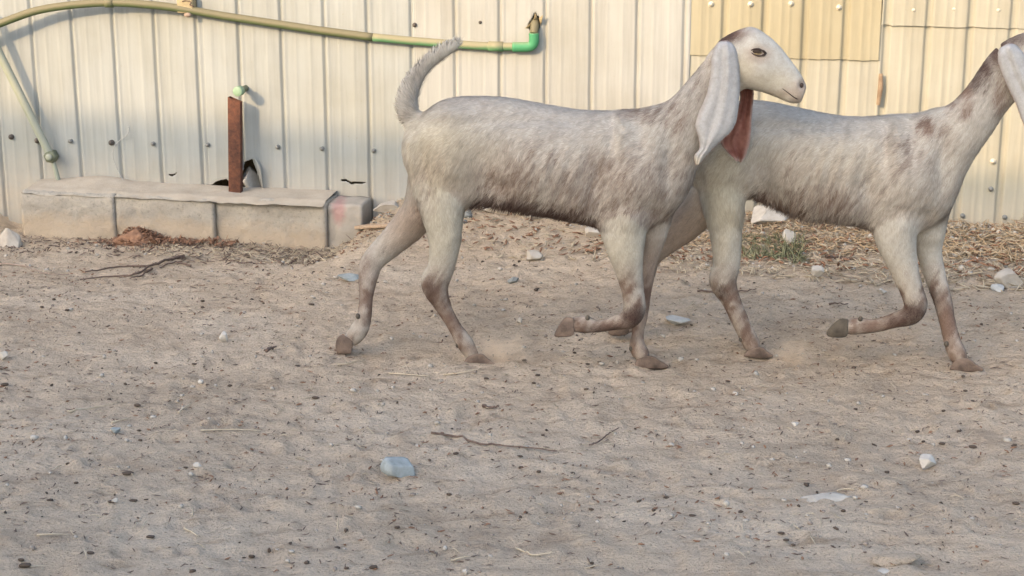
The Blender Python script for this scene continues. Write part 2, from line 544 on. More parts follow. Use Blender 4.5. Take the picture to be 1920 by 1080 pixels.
def sheet(s0, s1, z0, z1, prof, mat, out, tilt=0.0, ragged=0.0, seed=0):
    S = np.arange(s0, s1 + 1e-6, 0.0042)
    Zf = np.arange(z0, min(z0 + 0.42, z1), 0.004 if z0 < 0 else 0.02) if z0 < 0.3 else np.linspace(z0, min(z0 + 0.5, z1), 16)
    Zf = np.sort(np.append(Zf, z0 + 0.0015))
    Zs = [Zf]
    if Zf[-1] < z1 - 1e-3:
        hi = []
        z = Zf[-1]
        while z < z1 - 0.02:
            z += 0.010 if 0.72 < z < 0.98 else 0.03
            hi.append(min(z, z1))
        Zs.append(np.array(hi))
    Z = np.concatenate(Zs)
    SS, ZZ = np.meshgrid(S, Z)
    wob = 0.004 * vnoise2(SS * 1.3 + 50 + seed, ZZ * 2.5 + 50, 21) + 0.0025 * vnoise2(SS * 4 + 50, ZZ * 5 + 50 + seed, 22)
    O = prof(SS) + out + wob * 0.9 + 0.0035 * vnoise2(SS * 7 + seed * 5 + 20, ZZ * 3 + 50, 26) * sstep(.1, .6, vnoise2(SS * 2 + 20, ZZ * 2 + 20, 27))
    Zv = ZZ + tilt * (SS - s0)
    if ragged:
        r = ragged * (vnoise2(S * 14 + 9, S * 0 + seed + 3.3, 23) + 0.6 * vnoise2(S * 40 + 9, S * 0 + seed, 24))
        Zv = Zv + r[None, :] * np.clip(1 - (ZZ - z0) / 0.06, 0, 1)
    S2 = SS + 0.0013 * vnoise2(ZZ * 9 + 3, SS * 0 + s0 * 7 + 30, 25)
    V = F0[None, None] * np.array([1, 1, 0]) + FU * S2[..., None] + FN * O[..., None]
    V[..., 2] += Zv
    nx, ny = len(S), len(Z)
    i = (np.arange(ny - 1)[:, None] * nx + np.arange(nx - 1)[None])
    keep = np.ones(i.shape, bool)
    cs = (SS[:-1, :-1] + SS[1:, 1:]) / 2; cz = (Zv[:-1, :-1] + Zv[1:, 1:]) / 2
    for h in HOLES: keep &= ~in_poly(cs, cz, h)
    i = i[keep]
    Q = np.stack([i, i + 1, i + nx + 1, i + nx], -1)
    me = mesh_np("sheet_panel", V.reshape(-1, 3), Q, True)
    o = link("sheet_panel", me, mat, fence)
    sm = o.modifiers.new("thickness", 'SOLIDIFY'); sm.thickness = 0.0012; sm.offset = 0
    return o

zt = 2.1
sB = wall_s(384, 100); sC = wall_s(782, 60); sD = wall_s(1291, 60); sE = wall_s(1652, 60)
sheet(-3.6, sB + 0.012, -0.16, zt, profile_white, M["sheet_white"], 0.0, 0, 0, 1)
sheet(sB - 0.004, sC + 0.012, -0.16, zt, profile_white, M["sheet_white"], 0.004, 0, 0.01, 2)
sheet(sC - 0.004, sD + 0.010, 0.02, zt, profile_white, M["sheet_cream"], 0.008, 0, 0.01, 3)
zD = on_wall(1470, 111)[2]; zE = on_wall(1780, 50)[2]
sheet(sD, sE + 0.004, 0.0, zD + 0.05, profile_yellow, M["sheet_yellow2"], 0.002, 0, 0.01, 4)
sheet(sD - 0.004, sE - 0.002, zD + 0.006, zt, profile_yellow, M["sheet_yellow"], 0.010, -0.004, 0.003, 5)
sheet(sE - 0.004, 3.9, 0.0, zE + 0.05, profile_yellow, M["sheet_yellow2"], 0.006, 0, 0.01, 6)
sheet(sE, 3.9, zE, zt, profile_yellow, M["sheet_yellow2"], 0.013, -0.002, 0.003, 7)
# unseen box added behind the sheets to keep their holes dark
for nm, c, hx, hy, hz in (("blackout_top", WP(0.15, 2.16, -1.4), 3.85, 1.55, 0.02), ("blackout_back", WP(0.15, 1.0, -2.85), 3.75, 0.02, 1.13),
                          ("blackout_side", WP(-3.6, 1.0, -1.42), 0.02, 1.4, 1.13), ("blackout_side", WP(3.9, 1.0, -1.42), 0.02, 1.4, 1.13)):
    V, Q, T = box(c, FU, FN, np.array([0, 0, 1.0]), hx, hy, hz)
    link(nm, mesh_np(nm, V, Q), M["sheet_white"], fence)

M["rust_tan"] = simple_mat("tan_rust", (.16, .11, .07), (.28, .21, .14), 30, .9)
_A = [on_wall(1648, 138, .014), on_wall(1646, 165, .016), on_wall(1643, 196, .015)]; _B = [on_wall(1655, 138, .018), on_wall(1656, 164, .022), on_wall(1650, 198, .020)]
link("torn_flap", mesh_np("torn_flap", np.array(_A + _B + [p - FN * .002 for p in _A + _B]), np.array([(0, 1, 4, 3), (1, 2, 5, 4), (6, 9, 10, 7), (7, 10, 11, 8), (3, 4, 10, 9), (4, 5, 11, 10), (0, 6, 7, 1), (1, 7, 8, 2)])), M["rust_tan"], fence)
def screw(px, py, mat, r=0.0075):
    s = wall_s(px, py)
    c = on_wall(px, py, 0.014)
    V, F = ico(1)
    V = c + (FU * V[:, :1] + np.array([0, 0, 1.0]) * V[:, 2:3]) * r + FN * V[:, 1:2] * r * 0.6
    # hexagonal washer head on a shaft that reaches the sheet
    t = tube([c - FN * 0.02, c - FN * 0.001], [r * 1.35, r * 1.35], 8)
    v, f = join([(V, np.zeros((0, 4), int), F), t])
    link("screw", mesh_np("screw", v, f, True), mat, fence)
for p in ((20, 257), (69, 264), (208, 268)): screw(*p, M["screw_dark"], 0.009)
screw(777, 47, M["screw_dark"], 0.007)
for p in ((131, 265), (286, 270), (389, 272), (520, 276), (603, 279), (700, 283), (1858, 355), (1884, 408), (1805, 405)): screw(*p, M["screw_grey"], 0.007)
for p in ((1333, 8), (1407, 8), (1483, 7), (1573, 14), (1713, 19), (1789, 17), (1872, 19), (1862, 303)): screw(*p, M["screw_pale"], 0.0085)
screw(900, 42, M["screw_dark"], 0.005)

# ------------------------------------------------------------------ concrete footing of blocks along the wall
def build_blocks():
    zt_ = on_wall(213, 345, 0.0)[2]
    e0 = np.array([0, 0, 1.0])
    top_front = lambda px, py: ray_z(px, py, zt_)
    # joints given where they cross the front top edge
    xs = [(36, 359), (213, 366), (400, 373), (612, 379), (690, 372)]
    fr = [top_front(*p) for p in xs]
    root = empty("concrete_kerb", WP(wall_s(213, 366), zt_, 0.15) * np.array([1, 1, 0]))
    tag(root, "low dusty kerb of concrete blocks at the foot of the shed wall", "kerb")
    bot = -0.26
    def block(a, b, ztop, zbot, front, gap=0.0004, name="concrete_block", mat=M["concrete"], back=0.012, seed=0):
        sa = np.dot(a - F0, FU) + gap; sb = np.dot(b - F0, FU) - gap
        n1, n2, n3 = max(4, int((sb - sa) / 0.012)), 9, max(3, int((ztop - zbot) / 0.012))
        bm = bmesh.new()
        bmesh.ops.create_grid(bm, x_segments=1, y_segments=1, size=1); bm.free()
        # surface grid of a box
        Vd = {}; V = []; Q = []
        def vid(i, j, k):
            key = (i, j, k)
            if key not in Vd:
                Vd[key] = len(V); V.append(key)
            return Vd[key]
        for i in range(n1):
            for j in range(n2):
                for k in (0, n3):
                    q = [vid(i, j, k), vid(i + 1, j, k), vid(i + 1, j + 1, k), vid(i, j + 1, k)]
                    Q.append(q if k else q[::-1])
        for i in range(n1):
            for k in range(n3):
                for j in (0, n2):
                    q = [vid(i, j, k), vid(i + 1, j, k), vid(i + 1, j, k + 1), vid(i, j, k + 1)]
                    Q.append(q[::-1] if j else q)
        for j in range(n2):
            for k in range(n3):
                for i in (0, n1):
                    q = [vid(i, j, k), vid(i, j + 1, k), vid(i, j + 1, k + 1), vid(i, j, k + 1)]
                    Q.append(q if i else q[::-1])
        I = np.array(V, float)
        s = sa + (sb - sa) * I[:, 0] / n1
        o = back + (front - back) * (1 - I[:, 1] / n2)
        z = zbot + (ztop - zbot) * I[:, 2] / n3
        P = WP(0, 0)[None] + FU * s[:, None] + FN * o[:, None]; P[:, 2] = z
        # worn edges and rough faces
        ei = np.minimum(np.abs(s - sa), np.abs(s - sb)); eo = front - o; ez = ztop - z
        wear = 0.006 * np.exp(-np.hypot(eo, ez) / 0.010) + 0.0015 * np.exp(-np.hypot(ei, ez) / 0.006) + 0.002 * np.exp(-np.hypot(ei, eo) / 0.005)
        wear = wear * (0.9 + 0.9 * vnoise3(P * 18 + 20, 41 + seed % 5))
        nz = vnoise3(P * 9 + 20, 42) * 0.004 + vnoise3(P * 30 + 20, 43) * 0.0035 + vnoise3(P * 75 + 20, 44) * 0.003
        P = P + FN * (-(wear * (eo < 0.05))[:, None] + (nz * (eo < 0.01))[:, None])
        P[:, 2] += -wear * (ez < 0.05) + nz * (ez < 0.01)
        me = mesh_np(name, P, np.array(Q), True)
        return link(name, me, mat, root)
    d = [float(np.dot(p - F0, FN)) for p in fr]
    for i in range(3):
        block(fr[i], fr[i + 1], zt_ - 0.002 * (i % 2), bot, 0.5 * (d[i] + d[i + 1]), seed=i)
    o = block(fr[3], fr[4], zt_ - 0.006, bot, d[3] - 0.005, mat=M["concrete_pink"], seed=4)
    o["label"] = "short end block with a faded red paint stain"
    # sand lying on top of the blocks
    V, F = [], []
    S = np.linspace(np.dot(fr[0] - F0, FU), np.dot(fr[3] - F0, FU) - 0.004, 160); O = np.linspace(0.004, d[1] - 0.004, 22)
    SS, OO = np.meshgrid(S, O)
    h = 0.004 + 0.022 * np.exp(-((SS - wall_s(190, 340)) / 0.16) ** 2) * sstep(0.17, 0.02, OO) + 0.008 * sstep(0.15, 0.0, OO)
    h = h + 0.004 * vnoise2(SS * 14 + 30, OO * 14 + 30, 51) - 0.012 * sstep(d[1] - .06, d[1] - .01, OO)
    P = WP(0, 0)[None, None] + FU * SS[..., None] + FN * OO[..., None]; P[..., 2] = zt_ + h
    P[-1] += FN * (0.0065 + 0.002 * vnoise2(S * 20 + 5, S * 0, 52))[:, None]
    P[-1, :, 2] = zt_ - 0.006 - 0.007 * np.abs(vnoise2(S * 9 + 5, S * 0 + 4, 53) + 0.5 * vnoise2(S * 31 + 5, S * 0 + 4, 54))
    nx, ny = len(S), len(O); i = (np.arange(ny - 1)[:, None] * nx + np.arange(nx - 1)[None]).ravel()
    link("sand", mesh_np("sand", P.reshape(-1, 3), np.stack([i, i + nx, i + nx + 1, i + 1], -1), True), M["top_sand"], root)["kind"] = "stuff"
    return zt_

def mat_concrete():
    m, n, l, b = new_mat("dusty_concrete")
    geo = n.new("ShaderNodeNewGeometry"); pos = geo.outputs["Position"]
    t = noise_node(n, l, 7, 7, 0.7, vec=pos, stretch=(.6, .6, 1.4)); t3 = noise_node(n, l, 70, 5, .75, vec=pos)
    c = ramp(n, l, t.outputs[0], [(0.28, (.24, .218, .183)), (0.5, (.31, .282, .235)), (0.72, (.36, .325, .265))]).outputs[0]
    c = mix(n, l, 1.0, c, ramp(n, l, t3.outputs[0], [(.3, (.62, .6, .57)), (.45, (1, 1, 1)), (.75, (1.1, 1.1, 1.08))]).outputs[0], 'MULTIPLY')
    sep = n.new("ShaderNodeSeparateXYZ"); l.new(pos, sep.inputs[0])
    nz = noise_node(n, l, 9, 5, .7, vec=pos)
    a = n.new("ShaderNodeMath"); a.operation = 'MULTIPLY_ADD'; l.new(nz.outputs[0], a.inputs[0]); a.inputs[1].default_value = .16; l.new(sep.outputs[2], a.inputs[2])
    mr = n.new("ShaderNodeMapRange"); l.new(a.outputs[0], mr.inputs[0]); mr.inputs[1].default_value = .09; mr.inputs[2].default_value = .03; mr.inputs[4].default_value = .8
    c = mix(n, l, mr.outputs[0], c, (.37, .295, .21))
    l.new(c, b.inputs["Base Color"]); b.inputs["Roughness"].default_value = .95
    a2 = n.new("ShaderNodeMath"); a2.operation = 'ADD'; l.new(t.outputs[0], a2.inputs[0]); l.new(t3.outputs[0], a2.inputs[1])
    bump(n, l, b, a2.outputs[0], .6, .008)
    return m
M["concrete"] = mat_concrete()
M["top_sand"] = simple_mat("pale_sand", (.32, .272, .21), (.39, .34, .27), 14, .95, .6, .006)

def mat_concrete_pink():
    m, n, l, b = new_mat("dusty_concrete_red_stain")
    t = noise_node(n, l, 9, 6, 0.65)
    c = ramp(n, l, t.outputs[0], [(0.3, (.25, .225, .185)), (0.7, (.34, .305, .255))]).outputs[0]
    geo = n.new("ShaderNodeNewGeometry")
    q = on_wall(632, 398, 0.22)
    vm = n.new("ShaderNodeVectorMath"); vm.operation = 'SUBTRACT'; l.new(geo.outputs["Position"], vm.inputs[0]); vm.inputs[1].default_value = tuple(q)
    mp = n.new("ShaderNodeMapping"); mp.inputs["Scale"].default_value = (30, 4, 14); l.new(vm.outputs[0], mp.inputs[0])
    ln = n.new("ShaderNodeVectorMath"); ln.operation = 'LENGTH'; l.new(mp.outputs[0], ln.inputs[0])
    nz = noise_node(n, l, 40, 4, 0.7)
    a = n.new("ShaderNodeMath"); a.operation = 'MULTIPLY_ADD'; l.new(nz.outputs[0], a.inputs[0]); a.inputs[1].default_value = 0.9; l.new(ln.outputs["Value"], a.inputs[2])
    mr = n.new("ShaderNodeMapRange"); l.new(a.outputs[0], mr.inputs[0]); mr.inputs[1].default_value = 1.6; mr.inputs[2].default_value = 1.0; mr.inputs[4].default_value = 0.6
    c = mix(n, l, mr.outputs[0], c, (.34, .17, .16))
    l.new(c, b.inputs["Base Color"])
    t2 = noise_node(n, l, 27, 5, 0.7); bump(n, l, b, t2.outputs[0], 0.7, 0.006)
    return m
M["concrete_pink"] = mat_concrete_pink()
ZTOP = build_blocks()

# ------------------------------------------------------------------ rusty post and capped pipe end
def build_post():
    out = 0.075
    a = on_wall(427, 181, out); b = on_wall(454, 181, out); base = on_wall(441, 350, out)
    wd = np.dot(b - a, FU) / 2 * .86
    c = (a + b) / 2
    sc_ = np.dot(c - F0, FU); zb = ZTOP - 0.03
    zl = a[2]; zr = on_wall(452, 188, out)[2]
    hw = wd; hd = 0.014
    sB_ = np.dot(base - F0, FU)
    V = []
    for z, (l_, r_), s in ((zb, (0, 0), sB_), (None, (zl, zl - 0.02), sc_)):
        for (ds, do) in ((-hw, hd), (hw, hd), (hw, -hd), (-hw, -hd)):
            zz = z if z is not None else (l_ if ds < 0 else r_)
            V.append(WP(s + ds, zz, out + do))
    # hollow box: inner wall
    for k in range(4):
        p = V[4 + k]; cc = sum(V[4:8]) / 4
        q = p + (cc - p) * 0.16; V.append(np.array([q[0], q[1], p[2]]))
    for k in range(4):
        p = V[8 + k]; V.append(p - np.array([0, 0, 0.12]))
    Q = []
    for k in range(4):
        k2 = (k + 1) % 4
        Q += [(k, k2, 4 + k2, 4 + k), (4 + k, 4 + k2, 8 + k2, 8 + k), (8 + k, 8 + k2, 12 + k2, 12 + k)]
    Q += [(12, 13, 14, 15), (3, 2, 1, 0)]
    me = mesh_np("rusty_post", np.array(V), np.array(Q))
    o = link("rusty_post", me, M["rust"], loc=WP(sB_, zb, out))
    bv = o.modifiers.new("edge", 'BEVEL'); bv.width = 0.003; bv.segments = 2; bv.limit_method = 'ANGLE'
    tag(o, "cut off rusty square steel post standing on the concrete kerb", "post")
    # pipe end with cap, through the wall above the post
    c = on_wall(445, 172, 0.105)
    ax = FN
    r = 0.0205
    root = empty("capped_pipe_end", WP(np.dot(c - F0, FU), c[2], 0.0))
    tag(root, "round mint green pipe end poking out of the wall just above the rusty post", "pipe end")
    v, q, t = tube([c - ax * 0.13, c - ax * 0.02], [0.013, 0.013], 16)
    link("pipe", mesh_np("pipe", v, [q, t], True), M["pipe_nut"], root)
    v, q, t = tube([c - ax * 0.035, c - ax * 0.034, c - ax * 0.002, c, c + ax * 0.0006, c + ax * 0.0012], [r * .9, r, r, r * .93, r * .66, r * .6], 24)
    link("cap", mesh_np("cap", v, [q, t], False), M["cap"], root)
build_post()

def ringed(pts, r, seg=16):
    v, q, t = tube(catmull(pts, 8), r, seg); return v, q, t

def build_pipes():
    px = [(-150, 110, .125), (-60, 66, .105), (0, 44, .09), (65, 21, .078), (130, 10, .066), (205, 5, .055), (280, 9, .045), (345, 17, .036), (420, 30, .030), (500, 42, .028),
          (600, 57, .027), (700, 70, .027), (800, 79, .028), (900, 86, .030), (975, 88, .032)]
    P = [on_wall(a, b, o) for a, b, o in px]
    root = empty("water_pipe", np.array([P[7][0], P[7][1], P[7][2]]))
    tag(root, "long dusty green water pipe sagging across the top of the shed wall", "pipe")
    r = 0.0165
    k = 12
    for seg_, mat in ((P[:k], M["pipe_dusty"]), (P[k - 1:], M["pipe_green"])):
        v, q, t = ringed(seg_, r); link("pipe_run", mesh_np("pipe_run", v, [q, t], True), mat, root)
    for i_, mat in ((5, M["pipe_dusty"]),):
        d = P[i_ + 1] - P[i_ - 1]; d /= np.linalg.norm(d)
        v, q, t = tube([P[i_] - d * .018, P[i_] - d * .017, P[i_] + d * .017, P[i_] + d * .018], [r, r * 1.22, r * 1.22, r], 16)
        link("coupling", mesh_np("coupling", v, [q, t], True), mat, root)
    c = on_wall(930, 87, .031); d = P[-1] - P[-2]; d /= np.linalg.norm(d)
    v, q, t = tube([c - d * .03, c - d * .029, c + d * .029, c + d * .03], [r, r * 1.2, r * 1.2, r], 16)
    link("coupling", mesh_np("coupling", v, [q, t], True), M["pipe_green"], root)
    e = [on_wall(962, 88, .032), on_wall(985, 88, .032), on_wall(996, 86, .032), on_wall(1001, 78, .032), on_wall(1001, 62, .032), on_wall(1002, 54, .028), on_wall(1003, 46, .015), on_wall(1004, 38, -.03), on_wall(1005, 34, -.1)]
    v, q, t = tube(catmull(e[:5], 6), r * 1.2, 16)
    link("elbow", mesh_np("elbow", v, [q, t], True), M["pipe_bright"], root)
    v, q, t = tube(catmull(e[4:], 6), r * 1.02, 16)
    link("pipe_run", mesh_np("pipe_run", v, [q, t], True), M["pipe_dusty"], root)
    # bracket holding the pipe to the wall
    c = on_wall(350, 8, .024)
    v, q, t = box(c, FU, FN, np.array([0, 0, 1.0]), .034, .024, .034)
    o = link("bracket", mesh_np("bracket", v, q), M["bracket"], root)
    bv = o.modifiers.new("edge", 'BEVEL'); bv.width = .004; bv.segments = 2
    W3 = [on_wall(342, 3, .049), on_wall(348, 1, .051), on_wall(358, 4, .049), on_wall(356, 9, .051), on_wall(364, 12, .049)]
    v, q, t = tube(catmull(W3, 5), .0022, 6); link("wire_tie", mesh_np("wire_tie", v, [q, t], True), M["twig"], root)
    c = on_wall(352, 28, .05)
    v, f = ico(2); v = c + v * np.array([.016, .012, .010]); link("clamp", mesh_np("clamp", v, f, True), M["twig_pale"], root)
    # torn metal flap round the hole the pipe goes into
    parts = []
    for (a, b, c_) in (((992, 54), (984, 53), (1000, 38)), ((1000, 40), (1003, 24), (1008, 34)), ((1010, 34), (1018, 28), (1014, 50))):
        A, B, C = on_wall(*a, .008), on_wall(*b, .045), on_wall(*c_, .008)
        parts.append((np.array([A, B, C, A - FN * .002, B - FN * .002, C - FN * .002]), np.array([(0, 1, 4, 3), (1, 2, 5, 4), (2, 0, 3, 5)]), np.array([(0, 2, 1), (3, 4, 5)])))
    v, f = join(parts); link("torn_flap", mesh_np("torn_flap", v, f), M["bracket"], fence)
    # diagonal pipe
    px = [(-40, 20, .085), (-12, 78, .075), (20, 142, .062), (55, 212, .052), (88, 278, .046), (96, 293, .045)]
    P = [on_wall(a, b, o) for a, b, o in px]
    root = empty("drop_pipe", P[-1])
    tag(root, "faded grey green pipe slanting down the wall to a nut above the kerb", "pipe")
    v, q, t = ringed(P, .0175); link("pipe_run", mesh_np("pipe_run", v, [q, t], True), M["pipe_pale"], root)
    d = P[-1] - P[-2]; d /= np.linalg.norm(d)
    c = P[-1]
    v, q, t = tube([c - FN * .020, c - FN * .018, c + FN * .014, c + FN * .020], [.024, .029, .029, .022], 6)
    link("union_nut", mesh_np("union_nut", v, [q, t]), M["pipe_nut"], root)
    v, q, t = tube([c + FN * .018, c + FN * .026, c + FN * .030], [.015, .015, .010], 10)
    link("valve_screw", mesh_np("valve_screw", v, [q, t]), M["pipe_pale"], root)
    e = [c, on_wall(104, 318, .044), on_wall(113, 346, .042)]; e[2][2] = ZTOP - .02
    v, q, t = ringed(e, [.010] * 17, 12); link("thin_pipe", mesh_np("thin_pipe", v, [q, t], True), M["pipe_pale"], root)
build_pipes()

_w = tube(catmull([on_wall(*p) for p in ((241, 238, .006), (239, 252, .02), (226, 262, .012), (214, 276, .02), (212, 296, .018), (222, 322, .016), (237, 348, .03))], 8), .0016, 6)
tag(link("wire", mesh_np("wire", _w[0], [_w[1], _w[2]], True), M["stone_grey"], loc=on_wall(237, 348, .03)), "thin grey wire curling down the sheet wall left of the rusty post", "wire")
# ------------------------------------------------------------------ stones, twigs, planks
def rock_mesh(r3, seed, sub=3, sharp=0.3, flat=0.0):
    V, F = ico(sub)
    rg = np.random.default_rng(seed)
    P = V.copy()
    # planar chips
    for _ in range(13):
        n_ = rg.normal(size=3); n_ /= np.linalg.norm(n_)
        dd = rg.uniform(0.42, 0.78); ov = np.clip(P @ n_ - dd, 0, None)
        P = P - ov[:, None] * n_
    P = P * (1 + sharp * 0.12 * vnoise3(V * 2.2 + 11 + seed, 31) + 0.025 * vnoise3(V * 9 + 11 + seed, 32))[:, None] * 1.12
    P = P * np.asarray(r3)
    return P, F

def stone(px, py, wpx, hpx, mat, label, cat="stone", seed=1, name="stone", sink=0.3, depth=0.9, group=None, smooth=False, sub=4):
    c = G(px, py + hpx * 0.35)
    dist = np.linalg.norm(c - CAMP)
    wx = wpx / FPX * dist / 2; hz = hpx / FPX * dist / 2 / 0.97
    P, F = rock_mesh((wx, max(wx * depth, hz * 0.6), hz * 1.15), seed, sub)
    a = random.Random(seed).uniform(-0.3, 0.3)
    R = np.array([[math.cos(a), -math.sin(a), 0], [math.sin(a), math.cos(a), 0], [0, 0, 1]])
    P = P @ R.T + c + np.array([0, 0, hz * (1 - sink)])
    o = link(name, mesh_np(name, P, F, smooth), mat, loc=c)
    tag(o, label, cat, group)
    return o

stone(750, 872, 66, 38, M["stone_blue"], "angular pale blue grey stone alone in the middle foreground", seed=3, sink=0.45)
stone(1735, 866, 38, 30, M["stone_white"], "rounded white stone half sunk in dirt right of the long thin flake", seed=4, sink=0.3)
stone(1530, 512, 32, 22, M["stone_white"], "white stone on bare dirt between the right goat's hind and fore legs", seed=5)
stone(963, 525, 22, 14, M["stone_dark"], "small dark grey pebble under the left goat's belly", "pebble", seed=6)
stone(417, 633, 18, 22, M["stone_white"], "small upright white pebble left of the left goat's rear hoof", "pebble", seed=7)
stone(1270, 601, 46, 18, M["stone_grey"], "flat grey stone lying between the two goats' legs", seed=8)
stone(653, 521, 42, 12, M["stone_blue"], "flat bluish stone beside the left goat's rearmost hock", seed=9)
stone(6, 668, 20, 16, M["stone_white"], "white stone cut by the left edge of the picture", seed=10)
stone(974, 601, 12, 16, M["stone_pale"], "tiny pale pebble beneath the left goat's belly behind the dust", "pebble", seed=11)
stone(218, 806, 20, 9, M["stone_blue"], "tiny pale blue pebble beside short straws on the left", "pebble", seed=12)
stone(1653, 545, 18, 11, M["stone_white"], "small white pebble just left of the right goat's raised foreleg", "pebble", seed=13)
stone(1481, 447, 28, 32, M["stone_white"], "upright white stone in the straw heap beneath the right goat", seed=14)
stone(22, 449, 50, 36, M["stone_pale"], "round pale stone at the left end of the kerb", seed=15)
stone(1003, 476, 46, 20, M["stone_pale"], "low pale stone behind the left goat's belly", seed=16)
stone(1893, 528, 66, 34, M["stone_pale"], "lumpy pale stone on the dirt at the right edge", seed=17)
stone(1872, 540, 26, 16, M["stone_grey"], "small grey stone leaning on the lumpy pale stone at the right edge", seed=18)
stone(1538, 932, 108, 12, M["stone_flake"], "long thin brownish grey flake of stone lying in the right foreground", "stone flake", name="stone_flake", seed=19, sink=0.55, depth=0.55, sub=3)
stone(1672, 1046, 110, 18, M["ground"], "dusty flat slab nearly buried at the bottom of the yard", "slab", seed=20, sink=0.75, depth=0.7)
stone(1655, 1070, 50, 4, M["stone_pale"], "thin whitish stone edge in front of the buried slab", seed=21, sink=0.4)
stone(370, 872, 14, 10, M["stone_white"], "small white pebble in the left foreground below straws", "pebble", seed=22)
stone(217, 939, 14, 10, M["stone_white"], "small pinkish white pebble near the bottom left", "pebble", seed=23)
stone(1490, 794, 14, 9, M["stone_white"], "small white pebble right of the long thin twig", "pebble", seed=24)
stone(378, 716, 12, 8, M["stone_white"], "tiny white pebble in front of the small upright pebble", "pebble", seed=25)
stone(1380, 738, 14, 8, M["stone_pale"], "tiny pale pebble in front of the right goat's hind hoof", "pebble", seed=26)
stone(872, 1072, 14, 10, M["stone_white"], "tiny white pebble at the very bottom centre", "pebble", seed=27)
stone(1110, 432, 44, 22, M["stone_pale"], "low pale stone under the left goat's elbow by the wall", seed=28)

def rubble_slab(px0, px1, py, hpx, out, label, seed, mat=None):
    a = on_wall(px0, py, out); b = on_wall(px1, py, out)
    c = (a + b) / 2; g = float(zground(c[0], c[1]))
    ln = np.linalg.norm(b - a) / 2; hz = hpx / FPX * np.linalg.norm(c - CAMP) / 2
    P, F = rock_mesh((ln, 0.09, hz * 1.2), seed, 4)
    R = np.column_stack([FU, FN, [0, 0, 1]])
    P = P @ R.T + np.array([c[0], c[1], g + hz * 0.6])
    o = link("plaster_slab", mesh_np("plaster_slab", P, F), mat or M["stone_white"], loc=np.array([c[0], c[1], g]))
    tag(o, label, "slab")
rubble_slab(905, 1000, 408, 34, 0.12, "broken white plaster slab at the wall under the left goat's flank", 61)
rubble_slab(985, 1125, 424, 40, 0.16, "larger cracked white plaster slab at the wall under the left goat's chest", 62)
rubble_slab(1395, 1500, 412, 34, 0.10, "broken white plaster slab against the wall under the right goat's belly", 63)
rubble_slab(1560, 1640, 438, 30, 0.10, "white plaster chunk by the wall behind the right goat's elbow", 64)
rubble_slab(700, 760, 400, 18, 0.10, "small dirty plaster chunk at the wall behind the left goat's tail end", 65, M["stone_pale"])

# rubble showing in the torn hole beside the rusty post
def build_rubble():
    c = on_wall(471, 340, -0.05)
    P, F = rock_mesh((0.05, 0.05, 0.075), 71, 4)
    o = link("stone", mesh_np("stone", P + np.array([c[0], c[1], ZTOP + 0.035]), F), M["stone_white"], loc=np.array([c[0], c[1], ZTOP - 0.02]))
    tag(o, "pinkish white broken stone filling the torn hole beside the rusty post", "stone")
    # curled torn edge of the sheet
    A = [on_wall(474, 297, .006), on_wall(481, 315, .012), on_wall(486, 335, .016), on_wall(491, 353, .012)]
    B = [on_wall(479, 296, .02), on_wall(488, 314, .035), on_wall(491, 335, .035), on_wall(494, 353, .02)]
    V = A + B + [p - FN * .002 for p in A] + [p - FN * .002 for p in B]
    Q = []
    for i in range(3): Q += [(i, i + 1, 5 + i, 4 + i), (8 + i, 12 + i, 13 + i, 9 + i), (4 + i, 5 + i, 13 + i, 12 + i), (i, 8 + i, 9 + i, i + 1)]
    link("torn_flap", mesh_np("torn_flap", np.array(V), np.array(Q)), M["sheet_white"], fence)
build_rubble()

def twig(pxs, r, mat, label, name="twig", cat="twig", jit=0.004, lift=0.006, seed=0, group=None, branches=()):
    rg = np.random.default_rng(seed)
    parts = []
    for k, pl in enumerate([pxs] + list(branches)):
        P = np.array([G(*p) + np.array([0, 0, lift]) for p in pl])
        P = catmull(P, 6) + rg.normal(0, jit * 0.35, size=((len(pl) - 1) * 6 + 1, 3))
        P[:, 2] = np.maximum(P[:, 2], zground(P[:, 0], P[:, 1]) + r * 0.5) + np.abs(rg.normal(0, jit * .3, len(P)))
        rr = r * (0.75 if k else 1.0)
        parts.append(tube(P, np.linspace(rr, rr * 0.45, len(P)), 6))
    v, f = join(parts)
    o = link(name, mesh_np(name, v, f, True), mat, loc=G(*pxs[len(pxs) // 2]))
    tag(o, label, cat, group)
    return o

twig([(345, 483), (315, 490), (283, 500), (225, 503), (160, 513)], .006, M["twig"], "forked dry branch with a dark stub end lying left in front of the kerb", "branch", "branch", seed=1,
     branches=[[(283, 500), (255, 517), (205, 521), (150, 527)], [(358, 502), (330, 494), (300, 505)], [(345, 483), (335, 484), (320, 488)], [(285, 507), (265, 520), (245, 524)]])
twig([(2, 497), (45, 502), (80, 515), (130, 520)], .0035, M["twig_pale"], "thin pale stick beside the forked branch at the left edge", seed=2)
twig([(808, 815), (850, 822), (900, 836), (930, 841), (985, 843), (1045, 850)], .0034, M["twig"], "long thin dark twig right of the blue grey stone", seed=3, jit=.0015)
twig([(1105, 839), (1122, 832), (1140, 818), (1160, 806)], .0026, M["twig"], "short thin twig slanting up just right of the long dark twig", seed=4, jit=.0015)
twig([(1308, 549), (1350, 551), (1385, 549), (1418, 546)], .0038, M["twig"], "dark twig lying behind the right goat's hind hock", seed=5)
twig([(1548, 484), (1575, 487), (1605, 490)], .008, M["twig"], "stout dark stick at the edge of the straw under the right goat", "stick", "stick", seed=6)
twig([(500, 661), (508, 656), (518, 654)], .006, M["twig"], "stubby dark stick left of the left goat's rear hoof", "stick", "stick", seed=7)
twig([(1120, 578), (1125, 586)], .003, M["twig"], "tiny bent twig by the left goat's raised foreleg", seed=8)
twig([(1555, 570), (1570, 573), (1590, 573)], .0035, M["twig"], "tiny dark twig above the right goat's raised hoof", seed=9)
